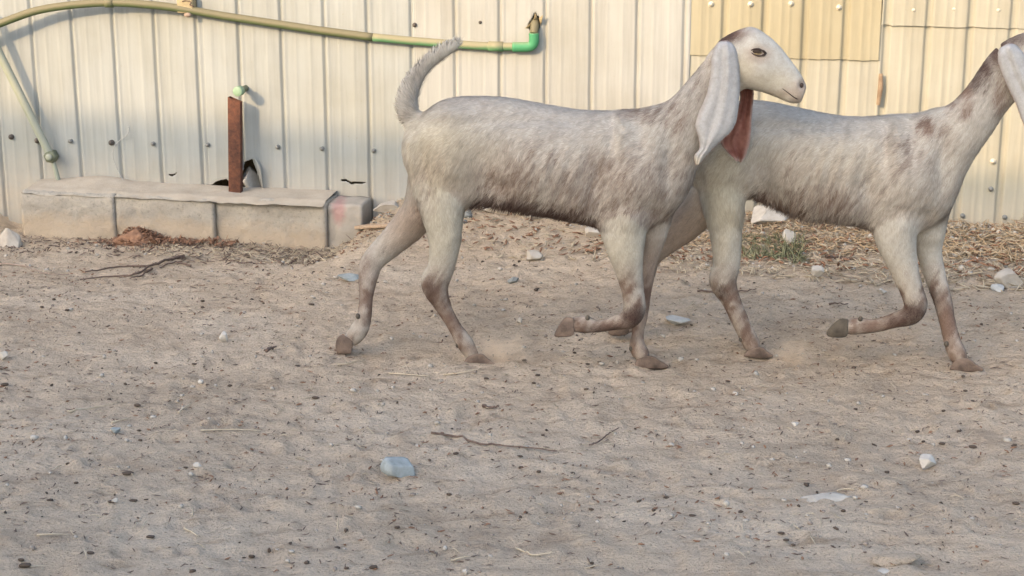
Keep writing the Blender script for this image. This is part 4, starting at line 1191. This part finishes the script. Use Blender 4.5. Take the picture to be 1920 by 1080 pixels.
def build_goat(gid, label):
    D = GOATS[gid]
    rg = np.random.default_rng(900 + gid)
    foot = G(*D["anchor"])
    base0 = np.array([foot[0], foot[1], 0.0]) + GN * 0.05      # a point on the goat's middle plane
    def PT(px, py, off=0.0):
        r = ray(px, py); p0 = base0 + GN * off
        return CAMP + r * (np.dot(p0 - CAMP, GN) / np.dot(r, GN))
    scl = 1.0 / np.linalg.norm(PT(1000 if gid == 1 else 1600, 400) - PT(1001 if gid == 1 else 1601, 400))   # pixels per metre
    def off_of(px):
        p = G(*px); return float(np.dot(p - base0, GN))
    parts = []; centers = []; cid = []; cr = []; ctan = []
    names = []
    def loft(rings, chain, seg=28):
        V = np.array(rings).reshape(-1, 3); n = len(rings)
        Q = []
        for i in range(n - 1):
            for k in range(seg):
                k2 = (k + 1) % seg
                Q.append((i * seg + k, i * seg + k2, (i + 1) * seg + k2, (i + 1) * seg + k))
        c0 = len(V); V = np.vstack([V, np.mean(rings[0], 0), np.mean(rings[-1], 0)])
        T = []
        for k in range(seg):
            k2 = (k + 1) % seg
            T += [(c0, k2, k), (c0 + 1, (n - 1) * seg + k, (n - 1) * seg + k2)]
        parts.append((V, np.array(Q), np.array(T)))
    def add_profile(secs, chain, shrink=3.0, k=5, power=2.3):
        if chain not in names: names.append(chain)
        A = catmull([list(a) + list(b) + [w_] for a, b, w_ in secs], k)
        rings = []; cs = []
        for (ax, ay, bx, by, w_) in A:
            L = math.hypot(bx - ax, by - ay); s = max(0.2, (L - 2 * shrink) / L)
            mx, my = (ax + bx) / 2, (ay + by) / 2
            t = PT(mx + (ax - mx) * s, my + (ay - my) * s); b = PT(mx + (bx - mx) * s, my + (by - my) * s)
            c = (t + b) / 2; h = (t - b) / 2
            ring = []
            for j in range(28):
                th = 2 * math.pi * j / 28
                cc, ss = math.cos(th), math.sin(th)
                e = 2 / power
                u = abs(cc) ** e * np.sign(cc); v = abs(ss) ** e * np.sign(ss)
                # narrower towards the spine, fuller below the middle
                ww = w_ * (1 - 0.22 * max(u, 0) ** 1.5)
                ring.append(c + h * u + GN * (ww * v))
            rings.append(ring); cs.append((c, np.linalg.norm(h)))
        T = np.gradient(np.array([c for c, _ in cs]), axis=0); T /= np.linalg.norm(T, axis=1)[:, None]
        for (c, r_), t_ in zip(cs, T):
            centers.append(c); cr.append(max(r_, 0.02)); cid.append(names.index(chain)); ctan.append(t_)
        # make rings wind consistently along the chain
        loft(rings, chain)
    def add_limb(secs, chain, off0, ground_px, shrink=2.0, k=5, lat=0.8):
        if chain not in names: names.append(chain)
        n = len(secs)
        of = off_of(ground_px) if ground_px else off0 * 0.75
        arr = []
        for i, (x, y, r) in enumerate(secs):
            t = i / (n - 1)
            ramp_ = 1.0 if chain == 'tail' else 0.25 + 0.75 * sstep(0.0, 0.30, t)
            arr.append([x, y, r * (0.8 + 0.2 * sstep(0, .2, t)), off0 * ramp_ + (of - off0) * sstep(0.15, 0.9, t)])
        A = catmull(arr, k)
        C = np.array([PT(x, y, o_) for x, y, r, o_ in A])
        T = np.gradient(C, axis=0); T /= np.linalg.norm(T, axis=1)[:, None]
        rings = []
        for (x, y, r, o_), c, t in zip(A, C, T):
            rr = max(r - shrink, 4) / scl
            e1 = np.cross(GN, t); e1 /= np.linalg.norm(e1); e2 = np.cross(t, e1)
            lt = min(rr * lat, 0.062)
            rings.append([c + e1 * rr * math.cos(2 * math.pi * j / 28) + e2 * lt * math.sin(2 * math.pi * j / 28) for j in range(28)])
            centers.append(c); cr.append(rr); cid.append(names.index(chain)); ctan.append(t)
        loft(rings, chain)
        return of
    add_profile(D["torso"], "torso")
    add_profile(D["neck"], "neck", 3.0)
    add_profile(D["head"], "head", 1.0, power=2.15)
    add_limb(D["tail"], "tail", 0.0, None, 4.0)
    offs = {}
    for nm, (secs, o0, gp) in D["legs"].items():
        offs[nm] = add_limb(secs, nm, o0, gp)
    V, F = join(parts)
    me = mesh_np("tmp", V, F)
    tmp = bpy.data.objects.new("tmp", me); COL.objects.link(tmp)
    bm = bmesh.new(); bm.from_mesh(me); bmesh.ops.recalc_face_normals(bm, faces=bm.faces[:]); bm.to_mesh(me); bm.free()
    md = tmp.modifiers.new("r", 'REMESH'); md.mode = 'VOXEL'; md.voxel_size = 0.0045
    ms = tmp.modifiers.new("s", 'SMOOTH'); ms.factor = 0.5; ms.iterations = 12
    dg = bpy.context.evaluated_depsgraph_get()
    body = bpy.data.meshes.new_from_object(tmp.evaluated_get(dg)); body.name = "goat"
    bpy.data.objects.remove(tmp)
    nv = len(body.vertices)
    P = np.empty(nv * 3, np.float32); body.vertices.foreach_get("co", P); P = P.reshape(-1, 3).astype(float)
    # which chain each vertex belongs to
    Cn = np.array(centers); Rn = np.array(cr); In = np.array(cid); Tn = np.array(ctan)
    best = np.full(nv, 1e9); bi = np.zeros(nv, int)
    for k in range(len(Cn)):
        dd = np.linalg.norm(P - Cn[k], axis=1) / Rn[k]
        mk = dd < best; best[mk] = dd[mk]; bi[mk] = k
    chain = In[bi]; tang = Tn[bi]
    # side-on picture coordinates of each vertex
    rel = P - CAMP
    dep = rel @ FWD
    Upx = 960 + FPX * (rel @ RIGHT) / dep; Vpx = 540 - FPX * (rel @ UP) / dep
    E = np.empty(len(body.edges) * 2, np.int32); body.edges.foreach_get("vertices", E); E = E.reshape(-1, 2)
    deg = np.bincount(E.ravel(), minlength=nv)[:, None].clip(1)
    def diffuse(A, it):
        for _ in range(it):
            S = np.zeros_like(A)
            np.add.at(S, E[:, 0], A[E[:, 1]]); np.add.at(S, E[:, 1], A[E[:, 0]])
            A = 0.4 * A + 0.6 * S / deg
        return A
    soft = (~np.array([("hind" in n_ or "fore" in n_) and False for n_ in names])[chain]) & (Vpx < 440) & ~np.isin(chain, [names.index("head"), names.index("tail")])
    soft = diffuse(soft.astype(float)[:, None], 12)
    P = P + soft * (diffuse(P, 45) - P) * 1.0
    body.vertices.foreach_set("co", P.astype(np.float32).ravel()); body.update()
    # surface relief: ribs, hip, folds
    N = np.empty(nv * 3, np.float32); body.vertices.foreach_get("normal", N); N = N.reshape(-1, 3).astype(float)
    rel_ = 0.0022 * vnoise3(P * 11 + 30, 61) + 0.0006 * vnoise3(P * 60 + 30, 62)
    BUMPS = [(908, 312, 40, 50, -.026), (925, 360, 44, 26, -.016), (1118, 350, 24, 62, -.016), (858, 214, 30, 14, .010), (1195, 330, 40, 60, .017), (838, 322, 36, 58, .014), (872, 380, 22, 22, .013),
             (1258, 300, 18, 60, -.014), (1010, 310, 70, 60, .007), (788, 300, 14, 40, -.010), (802, 345, 12, 50, -.010), (1182, 415, 22, 24, .009), (1226, 395, 24, 20, -.010), (766, 262, 14, 14, .007),
             (1172, 250, 12, 46, .008), (1150, 255, 12, 46, -.007), (1205, 250, 14, 40, -.008), (812, 235, 26, 18, -.008), (850, 440, 14, 30, .006), (1000, 226, 110, 10, -.006)]
    for (mu, mv, ru, rv, am) in BUMPS:
        if gid == 2: mu += 512; mv += 12
        f_ = np.exp(-((Upx - mu) / ru) ** 2 - ((Vpx - mv) / rv) ** 2)
        rel_ = rel_ + am * f_ * np.abs(N @ GN)
    # rib ridges
    rb_ = np.exp(-((Upx - (1045 if gid == 1 else 1557)) / 75) ** 2 - ((Vpx - 320) / 70) ** 2)
    rel_ = rel_ + .0016 * rb_ * np.sin((Upx + .35 * Vpx) / 4.6)
    isleg = np.array([("hind" in n_ or "fore" in n_) for n_ in names])[chain]
    rel_ = rel_ * np.where(np.array([n_ == "head" for n_ in names])[chain], 0.25, 1.0)
    P = P + N * rel_[:, None]
    # facial relief: brow over the eye, cheek, nostril and lip line
    def dent(px, rpx, amt, offs_):
        q = PT(*px, offs_); d2 = np.sum((P - q) ** 2, 1) / (rpx / scl) ** 2
        return amt * np.exp(-d2)
    side = -np.sign((P - base0) @ GN)
    for sgn in (-1, 1):
        q = lambda px, o_: None
        P += N * (dent((D["eye"][0] + 2, D["eye"][1] - 11), 12, .005, sgn * .05) + dent((D["eye"][0] - 6, D["eye"][1] + 42), 22, .004, sgn * .05)
                  - dent((D["eye"][0] + 1, D["eye"][1] + 1), 9, .006, sgn * .05) - dent(D["nostril"], 6, .006, sgn * .02) + dent((D["nostril"][0] - 8, D["nostril"][1] - 2), 7, .003, sgn * .025))[:, None]
    body.vertices.foreach_set("co", P.astype(np.float32).ravel()); body.update()
    body.vertices.foreach_get("normal", (Nf := np.empty(nv * 3, np.float32))); N = Nf.reshape(-1, 3).astype(float)
    # coat coefficients
    kinds = ["cream", "grey", "pink", "brown", "dark"]
    coef = np.zeros((nv, 5))
    wn = 0.55 * vnoise3(P * np.array([12, 12, 5]) + 30, 63) + 0.35 * vnoise3(P * 30 + 30, 64)
    for ch, mu, mv, ru, rv, kd, am in MARK[gid]:
        d2 = np.sqrt(((Upx - mu) / ru) ** 2 + ((Vpx - mv) / rv) ** 2) + wn * 0.12
        f = am * sstep(1.45, 0.15, d2)
        if ch == "*":
            far = np.array([n_.startswith("far") for n_ in names])[chain]
            f = f * np.where(far, 0.3, 1.0)
            if kd in ("brown", "dark"): f = f * np.where(np.array([n_ == "head" for n_ in names])[chain] & (mv > 135), 0.0, 1.0)
        else:
            f = f * (chain == names.index(ch))
        k = kinds.index(kd); coef[:, k] = np.maximum(coef[:, k], f)
    # thin scattered roan everywhere on the trunk
    tr = np.isin(chain, [names.index("torso"), names.index("neck")])
    coef[:, 3] = np.maximum(coef[:, 3], tr * np.clip((0.10 if gid == 2 else 0.15) + (0.14 if gid == 2 else 0.24) * sstep(215, 340, Vpx) * sstep(900 if gid == 1 else 1400, 980 if gid == 1 else 1500, Upx) + 0.07 * wn, 0, .5))
    # dirt and mixed brown hair down the legs, warm tone along the flanks
    lg = np.array([("hind" in n_ or "fore" in n_) for n_ in names])[chain]
    st = vnoise3(P * np.array([38, 38, 14]) + 30, 65) + 0.6 * vnoise3(P * 70 + 30, 66)
    coef[:, 3] = np.maximum(coef[:, 3], lg * sstep(470, 560, Vpx) * np.clip(0.50 + 1.0 * st, 0, 1.0))
    coef[:, 2] = np.maximum(coef[:, 2], lg * sstep(470, 600, Vpx) * 0.45)
    coef[:, 2] = np.maximum(coef[:, 2], tr * sstep(225, 330, Vpx) * (0.42 if gid == 1 else 0.22) * np.clip(.8 + .6 * wn, 0, 1.2))
    q5 = np.column_stack([P @ FLOWA, P @ FLOWB, P @ GN])
    fm_ = 0.45 * vnoise3(q5 * np.array([60, 13, 40]) + 60, 67) + .55 * vnoise3(q5 * np.array([130, 28, 80]) + 60, 68)
    coef[:, 3] = np.clip(coef[:, 3] + coef[:, 3] * 0.55 * fm_ + tr * .04 * np.clip(fm_, 0, 1), 0, 1)
    coef = diffuse(coef, 1)
    def coat(cf, rnd=None):
        c = np.tile(WHITE, (len(cf), 1))
        for k, colr in enumerate((CREAM, GREY, PINK)):
            c = c * (1 - cf[:, k:k + 1]) + colr * cf[:, k:k + 1]
        if rnd is None:
            for k, colr in ((3, BROWN), (4, DARK)):
                c = c * (1 - cf[:, k:k + 1] * .9) + colr * cf[:, k:k + 1] * .9
        else:
            for j, (k, colr) in enumerate(((3, BROWN), (4, DARK))):
                pick = np.clip((cf[:, k] * 1.25 - rnd[:, j]) * 1.5 + 0.35, 0, 1)[:, None] * (cf[:, k:k + 1] > .02)
                pick = 0.45 * np.clip(cf[:, k:k + 1], 0, 1) + 0.55 * pick * np.clip(cf[:, k:k + 1] * 3, 0, 1)
                c = c * (1 - pick) + colr * pick
            c = c * (0.70 + 0.50 * rnd[:, 2:3])
        return np.clip(c, 0.01, .8)
    cb = coat(coef)
    att = body.color_attributes.new("coat", 'FLOAT_COLOR', 'POINT')
    att.data.foreach_set("color", np.column_stack([cb, np.ones(nv)]).astype(np.float32).ravel())
    body.polygons.foreach_set("use_smooth", np.ones(len(body.polygons), dtype=bool))
    body.materials.clear(); body.materials.append(M["skin"])
    origin = np.array([base0[0], base0[1], 0.0]) + GU * (0.35)
    goat = link("goat", body, None, loc=origin)
    tag(goat, label, "goat", "white goats trotting past the shed")
    # ---- hair direction, length
    L = np.full(nv, .015); lift = np.full(nv, .13)
    dirv = np.zeros((nv, 3))
    for i, nme in enumerate(names):
        mk = chain == i
        if nme == "torso":
            topness = np.clip(N[mk] @ ZU, 0, 1)[:, None]
            dirv[mk] = (-GU * .5 - ZU * .86) * (1 - topness) + (-GU) * topness
            L[mk] = .0165
        elif nme == "neck":
            dirv[mk] = -tang[mk] * .8 - ZU * .45 - GU * .1; L[mk] = .014; lift[mk] = .13
        elif nme == "head":
            dirv[mk] = -tang[mk]; L[mk] = .0042; lift[mk] = .10
        elif nme == "tail":
            dirv[mk] = tang[mk] * .65 - GU * .5 + N[mk] * .2; L[mk] = .026; lift[mk] = .38
        else:
            dirv[mk] = tang[mk]
            yy = Vpx[mk]
            L[mk] = .015 - .0075 * sstep(400, 500, yy); lift[mk] = .13
    if gid == 1:
        fl = np.exp(-(((Upx - 1000) / 110) ** 2 + ((Vpx - 405) / 22) ** 2)); L += .016 * fl
        fl = np.exp(-(((Upx - 905) / 26) ** 2 + ((Vpx - 384) / 18) ** 2)); L += .026 * fl; lift += .35 * fl; dirv -= GU * fl[:, None] * 1.0
        fl = np.exp(-(((Upx - 960) / 60) ** 2 + ((Vpx - 385) / 16) ** 2)); L += .012 * fl; lift += .1 * fl
        fl = np.exp(-(((Upx - 1215) / 60) ** 2 + ((Vpx - 205) / 18) ** 2)); L += .010 * fl; lift += .12 * fl
    else:
        fl = np.exp(-(((Upx - 1490) / 110) ** 2 + ((Vpx - 395) / 28) ** 2)); L += .042 * fl; lift += .05 * fl
        dirv -= ZU * fl[:, None] * 1.2
        fl = np.exp(-(((Upx - 1700) / 60) ** 2 + ((Vpx - 210) / 18) ** 2)); L += .010 * fl; lift += .12 * fl
    hd = chain == names.index("head")
    pol = np.exp(-(((Upx - (1362 if gid == 1 else 1888)) / 22) ** 2 + ((Vpx - 70) / 16) ** 2)); L += .007 * pol
    dirv = diffuse(dirv, 14); L = diffuse(L[:, None], 10)[:, 0]; lift = diffuse(lift[:, None], 10)[:, 0]
    def grow(P, N, TI, dirv, L, lift, coef, NH, parent, name="coat_fur", wid=1.0, base=None):
        a, b, c = P[TI[:, 0]], P[TI[:, 1]], P[TI[:, 2]]
        nt_ = len(TI)
        ar = np.linalg.norm(np.cross(b - a, c - a), axis=1) / 2
        tl = L[TI].mean(1)
        wgt = ar * (0.018 / np.clip(tl, .006, .03)) ** 0.6
        ti = rg.choice(nt_, NH, p=wgt / wgt.sum())
        u = rg.random(NH); v = rg.random(NH); fl = u + v > 1; u[fl] = 1 - u[fl]; v[fl] = 1 - v[fl]
        bw = np.column_stack([1 - u - v, u, v])
        itp = lambda A: np.einsum('ij,ij...->i...', bw, A[TI[ti]])
        root = itp(P); nn = itp(N); nn /= np.linalg.norm(nn, axis=1)[:, None]
        dd = itp(dirv); Lh = itp(L) * rg.uniform(.6, 1.3, NH); lf = itp(lift); cf = itp(coef)
        # clumped wander of the lie of the hair
        wv = np.column_stack([vnoise3(root * 26 + 40, 71), vnoise3(root * 26 + 40, 72), vnoise3(root * 26 + 40, 73)])
        dd = dd / (np.linalg.norm(dd, axis=1)[:, None] + 1e-6) + 0.30 * wv + rg.normal(0, .15, (NH, 3))
        dd -= nn * np.sum(dd * nn, 1)[:, None]; dd /= np.linalg.norm(dd, axis=1)[:, None] + 1e-6
        sd = np.cross(nn, dd)
        wdt = (.0011 + .0014 * rg.random(NH) ** 2) * np.clip(Lh / .012, .6, 1.15) * wid
        lf = lf * rg.uniform(.5, 1.5, NH)
        r0 = root - nn * .0006
        p1 = root + (dd + nn * lf[:, None]) * (Lh * .5)[:, None]
        p2 = p1 + (dd + nn * (lf * .35)[:, None] - ZU * .18) * (Lh * .5)[:, None]
        hv = np.stack([r0 - sd * wdt[:, None] * .5, r0 + sd * wdt[:, None] * .5, p1 - sd * wdt[:, None] * .45, p1 + sd * wdt[:, None] * .45, p2], 1)
        q3 = np.column_stack([root @ FLOWA, root @ FLOWB, root @ GN])
        cp = np.clip(0.5 + 0.65 * vnoise3(q3 * np.array([150, 32, 90]) + 40, 74), 0, 1)
        rnd = np.column_stack([0.5 * rg.random(NH) + 0.5 * np.clip(cp * 1.4 - .2, 0, 1), 0.6 * rg.random(NH) + .4 * cp, 0.55 * rg.random(NH) + 0.45 * cp])
        hc = coat(cf, rnd) if base is None else itp(base) * (0.78 + 0.36 * rnd[:, 2:3])
        k = np.arange(NH) * 5
        Fq = np.stack([k + 1, k, k + 2, k + 3], -1); Ft = np.stack([k + 3, k + 2, k + 4], -1)
        fm = mesh_np(name, hv.reshape(-1, 3), [Fq, Ft], True)
        at = fm.color_attributes.new("coat", 'FLOAT_COLOR', 'POINT')
        at.data.foreach_set("color", np.column_stack([np.repeat(hc, 5, 0), np.ones(NH * 5)]).astype(np.float32).ravel())
        hn = np.repeat(nn, 5, 0)
        fo = link(name, fm, M["fur"], parent)
        fm.normals_split_custom_set_from_vertices(hn.tolist())
        fo["kind"] = "stuff"
    body.calc_loop_triangles()
    TI = np.empty(len(body.loop_triangles) * 3, np.int32); body.loop_triangles.foreach_get("vertices", TI); TI = TI.reshape(-1, 3)
    grow(P, N, TI, dirv, L, lift, coef, 150000, goat)
    # ---- ears: folded, thin-rimmed flaps with their own short hair
    def ear(secs, cols, side, bulge, hair=True):
        A = catmull([list(a_) + list(b_) + [o_] for a_, b_, o_ in secs], 7)
        W = 15; n = len(A); rows = []; th = []
        er = np.random.default_rng(gid * 10 + side + 5)
        ph = er.uniform(0, 6)
        for i, (ax, ay, bx, by, o_) in enumerate(A):
            w_ = i / (n - 1)
            jl = 1.1 * math.sin(i * .35 + ph) * w_ + er.normal(0, .2); jr = 1.1 * math.sin(i * .3 + ph + 2) * w_ + er.normal(0, .2)
            row = []
            for j in range(W):
                t = j / (W - 1)
                bul = bulge * (1 - (2 * t - 1) ** 2) - bulge * .5 * math.exp(-((t - .36 - .1 * w_) / .08) ** 2) * sstep(.05, .3, w_) + .45 * bulge * math.exp(-((t - .60) / .10) ** 2)
                bul += .0006 * math.sin(9 * t + i * .2 + ph) + .003 * math.sin(3.1 * t + i * .1 + ph) * w_
                bul -= .010 * (max(0, t - .86) / .14) ** 2 + .006 * (max(0, .12 - t) / .12) ** 2
                row.append(PT(ax + jl + (bx + jr - ax - jl) * t, ay + (by - ay) * t + 0.5 * math.sin(6 * t + ph) * (w_ > .9), o_ - bul))
                th.append(.0012 + .0034 * (1 - abs(2 * t - 1) ** 3) * (1 - .5 * w_))
            rows.append(row)
        Rr = np.array(rows); m_ = n * W
        f_ = Rr.reshape(-1, 3); bk = f_ + GN * np.array(th)[:, None]
        V = np.vstack([f_, bk]); Q = []
        for i in range(n - 1):
            for j in range(W - 1):
                q = i * W + j
                Q += [(q, q + W, q + W + 1, q + 1), (m_ + q, m_ + q + 1, m_ + q + W + 1, m_ + q + W)]
        for i in range(n - 1):
            q = i * W; Q.append((q, m_ + q, m_ + q + W, q + W))
            q = i * W + W - 1; Q.append((q, q + W, m_ + q + W, m_ + q))
        for j in range(W - 1):
            Q += [(j, j + 1, m_ + j + 1, m_ + j), ((n - 1) * W + j, m_ + (n - 1) * W + j, m_ + (n - 1) * W + j + 1, (n - 1) * W + j + 1)]
        # colours of the front (outer or inner skin) and the back
        ii, jj = np.meshgrid(np.arange(n) / (n - 1), np.arange(W) / (W - 1), indexing="ij")
        ii, jj = ii.ravel(), jj.ravel()
        nz = .6 * vnoise3(f_ * np.array([60, 60, 22]) + 30, 91) + .5 * vnoise3(f_ * 120 + 30, 92)
        def paint(kind):
            if kind == "white":
                c_ = np.tile(np.array([.335, .330, .320]), (m_, 1))
                g_ = np.clip(.35 + .6 * nz, 0, 1)[:, None] * .35; c_ = c_ * (1 - g_) + GREY * .85 * g_
                top = sstep(.10, .0, ii + .06 * nz)[:, None] * .75; c_ = c_ * (1 - top) + np.array([.25, .17, .14]) * top
                ed = sstep(.13, 0, jj + .05 * nz)[:, None] * .45; c_ = c_ * (1 - ed) + PINK * .9 * ed
                tip = sstep(.86, 1, ii + .05 * nz)[:, None] * .8; c_ = c_ * (1 - tip) + np.array([.37, .32, .235]) * tip
            else:
                c_ = np.tile(np.array([.25, .115, .085]), (m_, 1))
                dk = np.clip(.55 + 1.3 * nz - .35 * ii, 0, 1)[:, None] * .85; c_ = c_ * (1 - dk) + np.array([.14, .05, .038]) * dk
                dk2 = np.exp(-((jj - .35 - .1 * np.sin(ii * 9)) / .05) ** 2)[:, None] * .6; c_ = c_ * (1 - dk2) + np.array([.12, .04, .03]) * dk2
                rim = np.clip(sstep(.16, 0, jj + .06 * nz) + sstep(.84, 1, jj + .06 * nz) + sstep(.90, 1, ii), 0, 1)[:, None] * .75
                c_ = c_ * (1 - rim) + np.array([.34, .26, .215]) * rim
                top = sstep(.55, .25, ii)[:, None] * .5; c_ = c_ * (1 - top) + np.array([.07, .03, .025]) * top
            return c_
        cc = np.vstack([paint(cols[0]), paint(cols[1])])
        me_ = mesh_np("ear", V, np.array(Q), True)
        at_ = me_.color_attributes.new("coat", 'FLOAT_COLOR', 'POINT')
        at_.data.foreach_set("color", np.column_stack([cc, np.ones(len(cc))]).astype(np.float32).ravel())
        nv_ = np.empty(len(V) * 3, np.float32); me_.vertices.foreach_get("normal", nv_); nv_ = nv_.reshape(-1, 3).astype(float)
        o = link("ear", me_, M["skin"], goat)
        Qa = np.array(Q); TIe = np.vstack([Qa[:, [0, 1, 2]], Qa[:, [0, 2, 3]]])
        if not hair:
            TIe = TIe[(TIe >= m_).all(1)]
        down = np.tile(-ZU * .9 - GU * .15, (len(V), 1))
        grow(V, nv_, TIe, down, np.full(len(V), .0055), np.full(len(V), .10), np.zeros((len(V), 5)), 7000, o, "ear_hair", .75, cc)
        return o
    e1 = ear(D["ear"], ("white", "pink"), 0, .011)
    e1["label"] = "long pale drooping near ear"
    e2 = ear(D["far_ear"], ("pink", "white"), 1, -.009, False)
    e2["label"] = "far ear showing its dark pink inner side"
    # ---- eyes, nostrils, mouth
    for sgn, nm in ((-1, "near"), (1, "far")):
        q = PT(*D["eye"], 0)
        # surface point on that side
        dline = np.linalg.norm((P - q) - np.outer((P - q) @ GN, GN), axis=1)
        cand = np.where((dline < .006) & (np.sign((P - q) @ GN) == sgn))[0]
        if len(cand) == 0: continue
        of = float(np.median((P[cand] - q) @ GN))
        ec = q + GN * (of - sgn * .0062)
        V, F = ico(3)
        Vv = ec + V * np.array([.0150, .0125, .0125])
        eo = link("eye", mesh_np("eye", Vv, F, True), M["eye"], goat)
        V2 = ec + ZU * .001 + GN * sgn * .0112 + (GU * V[:, :1] * .0120 + ZU * (V[:, 2:3] * .0060 + .0018) + GN * V[:, 1:2] * .0018)
        link("pupil", mesh_np("pupil", V2, F, True), M["dark"], eo)
        # lids: an almond ring of skin
        for up_, mt in ((1, M["dark"]), (-1, M["dark"])):
            pts = []
            for t in np.linspace(-1, 1, 13):
                x = t * .0215 + .003; z = up_ * (.0100 if up_ > 0 else .0088) * (1 - t * t) ** .8 - .0026 * t
                y = .0060 + .0082 * math.sqrt(max(1 - t * t, 0)) - (.0015 if abs(t) > .9 else 0)
                pts.append(ec + GU * x + ZU * z + GN * sgn * y)
            vv, q_, t_ = tube(pts, [.0012 + (.0018 if up_ > 0 else .0010) * (1 - abs(t)) + (.0016 if t > .6 else 0) for t in np.linspace(-1, 1, 13)], 7)
            link("eyelid", mesh_np("eyelid", vv, [q_, t_], True), mt, goat)
    def surf(px, sgn):
        q = PT(*px, 0)
        dline = np.linalg.norm((P - q) - np.outer((P - q) @ GN, GN), axis=1)
        cand = np.where((dline < .008) & (np.sign((P - q) @ GN) == sgn))[0]
        return q + GN * (float(np.mean((P[cand] - q) @ GN)) if len(cand) else sgn * .01)
    for sgn in (-1, 1):
        c_ = surf(D["nostril"], sgn); V, F = ico(2)
        ax = GU * .5 + ZU * .85; bx = np.cross(ax, GN)
        link("nostril", mesh_np("nostril", c_ - GN * sgn * .001 + np.outer(V[:, 0], ax) * .0105 + np.outer(V[:, 1], GN) * .0026 + np.outer(V[:, 2], bx) * .0062, F, True), M["dark"], goat)
        pts = catmull([surf(p_, sgn) for p_ in D["mouth"]], 4)
        vv, q_, t_ = tube(pts, np.linspace(.0010, .0024, len(pts)), 7)
        link("mouth", mesh_np("mouth", vv, [q_, t_], True), M["dark"], goat)
    # ---- cloven hooves
    for leg, poly, mt in D["hoof"]:
        of = offs[leg]
        if D["legs"][leg][2] is None: of = D["legs"][leg][1] * .75
        prts = []
        for sgn in (-1, 1):
            hw = .0105; cx = sgn * .0122
            cpx = np.mean(poly, 0)
            nP = len(poly)
            rings = []
            for lay, (o_, s_) in enumerate(((-1, .80), (-.75, .96), (0, 1.0), (.75, .96), (1, .80))):
                pl = cpx + (np.array(poly) - cpx) * s_
                pl = catmull(np.vstack([pl, pl[:1]]), 3)[:-1]
                rings.append([PT(x, y, of + cx + hw * o_) for x, y in pl])
            m_ = len(rings[0]); V = np.array(rings).reshape(-1, 3); Q = []
            for i in range(4):
                for j in range(m_):
                    j2 = (j + 1) % m_; Q.append((i * m_ + j, i * m_ + j2, (i + 1) * m_ + j2, (i + 1) * m_ + j))
            c0 = len(V); V = np.vstack([V, np.mean(rings[0], 0), np.mean(rings[-1], 0)]); T = []
            for j in range(m_):
                j2 = (j + 1) % m_; T += [(c0, j2, j), (c0 + 1, 4 * m_ + j, 4 * m_ + j2)]
            prts.append((V, np.array(Q), np.array(T)))
        V, F = join(prts)
        hm = mesh_np("hoof", V, F, True)
        bm = bmesh.new(); bm.from_mesh(hm); bmesh.ops.recalc_face_normals(bm, faces=bm.faces[:]); bm.to_mesh(hm); bm.free()
        hm.polygons.foreach_set("use_smooth", np.ones(len(hm.polygons), dtype=bool))
        ho = link("hoof", hm, M[mt], goat)
        es = ho.modifiers.new("crease", 'EDGE_SPLIT'); es.split_angle = rad(38)
        # dew claws behind the fetlock
        sx, sy, sr = D["legs"][leg][0][-3]
        nx_, ny_, _ = D["legs"][leg][0][-2]
        t_ = np.array([nx_ - sx, ny_ - sy]); t_ = t_ / np.linalg.norm(t_)
        bk_ = np.array([-t_[1], t_[0]]) if leg in ("near_hind", "far_fore") or leg.endswith("xx") else np.array([-t_[1], t_[0]])
        for sgn in (-1, 1):
            c_ = PT(sx + bk_[0] * sr * .72, sy + bk_[1] * sr * .72, of + sgn * .011)
            V, F = ico(2)
            link("dew_claw", mesh_np("dew_claw", c_ + V * np.array([.007, .006, .009]), F, True), M["hoof_dark"], goat)
    return goat

build_goat(2, "goat with its head cut by the right edge of the picture, dark brown knee")
build_goat(1, "goat whose whole head and raised tail show, dark belly fringe")

# ------------------------------------------------------------------ dust kicked up by the hooves
def dust(px, py, r3, dens, label, seed):
    c = G(px, py)
    V, F = ico(3)
    P = V * np.asarray(r3); P[:, 2] = np.maximum(P[:, 2], -0.01)
    m = bpy.data.materials.new("dust_puff"); m.use_nodes = True
    n = m.node_tree.nodes; l = m.node_tree.links
    n.remove(n["Principled BSDF"])
    pv = n.new("ShaderNodeVolumePrincipled"); pv.inputs["Color"].default_value = (.90, .77, .62, 1); pv.inputs["Anisotropy"].default_value = 0.2
    tc = n.new("ShaderNodeTexCoord")
    mp = n.new("ShaderNodeMapping"); mp.inputs["Scale"].default_value = tuple(1 / np.asarray(r3)); l.new(tc.outputs["Object"], mp.inputs[0])
    ln = n.new("ShaderNodeVectorMath"); ln.operation = 'LENGTH'; l.new(mp.outputs[0], ln.inputs[0])
    nz = n.new("ShaderNodeTexNoise"); nz.inputs["Scale"].default_value = 22; nz.inputs["Detail"].default_value = 4; nz.noise_dimensions = '4D'; nz.inputs["W"].default_value = seed
    l.new(tc.outputs["Object"], nz.inputs["Vector"])
    a = n.new("ShaderNodeMath"); a.operation = 'MULTIPLY_ADD'; l.new(nz.outputs[0], a.inputs[0]); a.inputs[1].default_value = 2.0; l.new(ln.outputs["Value"], a.inputs[2])
    mr = n.new("ShaderNodeMapRange"); l.new(a.outputs[0], mr.inputs[0]); mr.inputs[1].default_value = 1.75; mr.inputs[2].default_value = 0.7; mr.inputs[3].default_value = 0; mr.inputs[4].default_value = dens
    l.new(mr.outputs[0], pv.inputs["Density"]); l.new(pv.outputs[0], n["Material Output"].inputs["Volume"])
    o = link("dust", mesh_np("dust", P + c, F, True), m, loc=c)
    tag(o, label, kind="stuff")
dust(930, 676, (.15, .09, .12), 30, "puff of dust at the left goat's near hind hoof", 1)
dust(1486, 678, (.095, .06, .10), 22, "puff of dust in front of the right goat's hind hoof", 5)
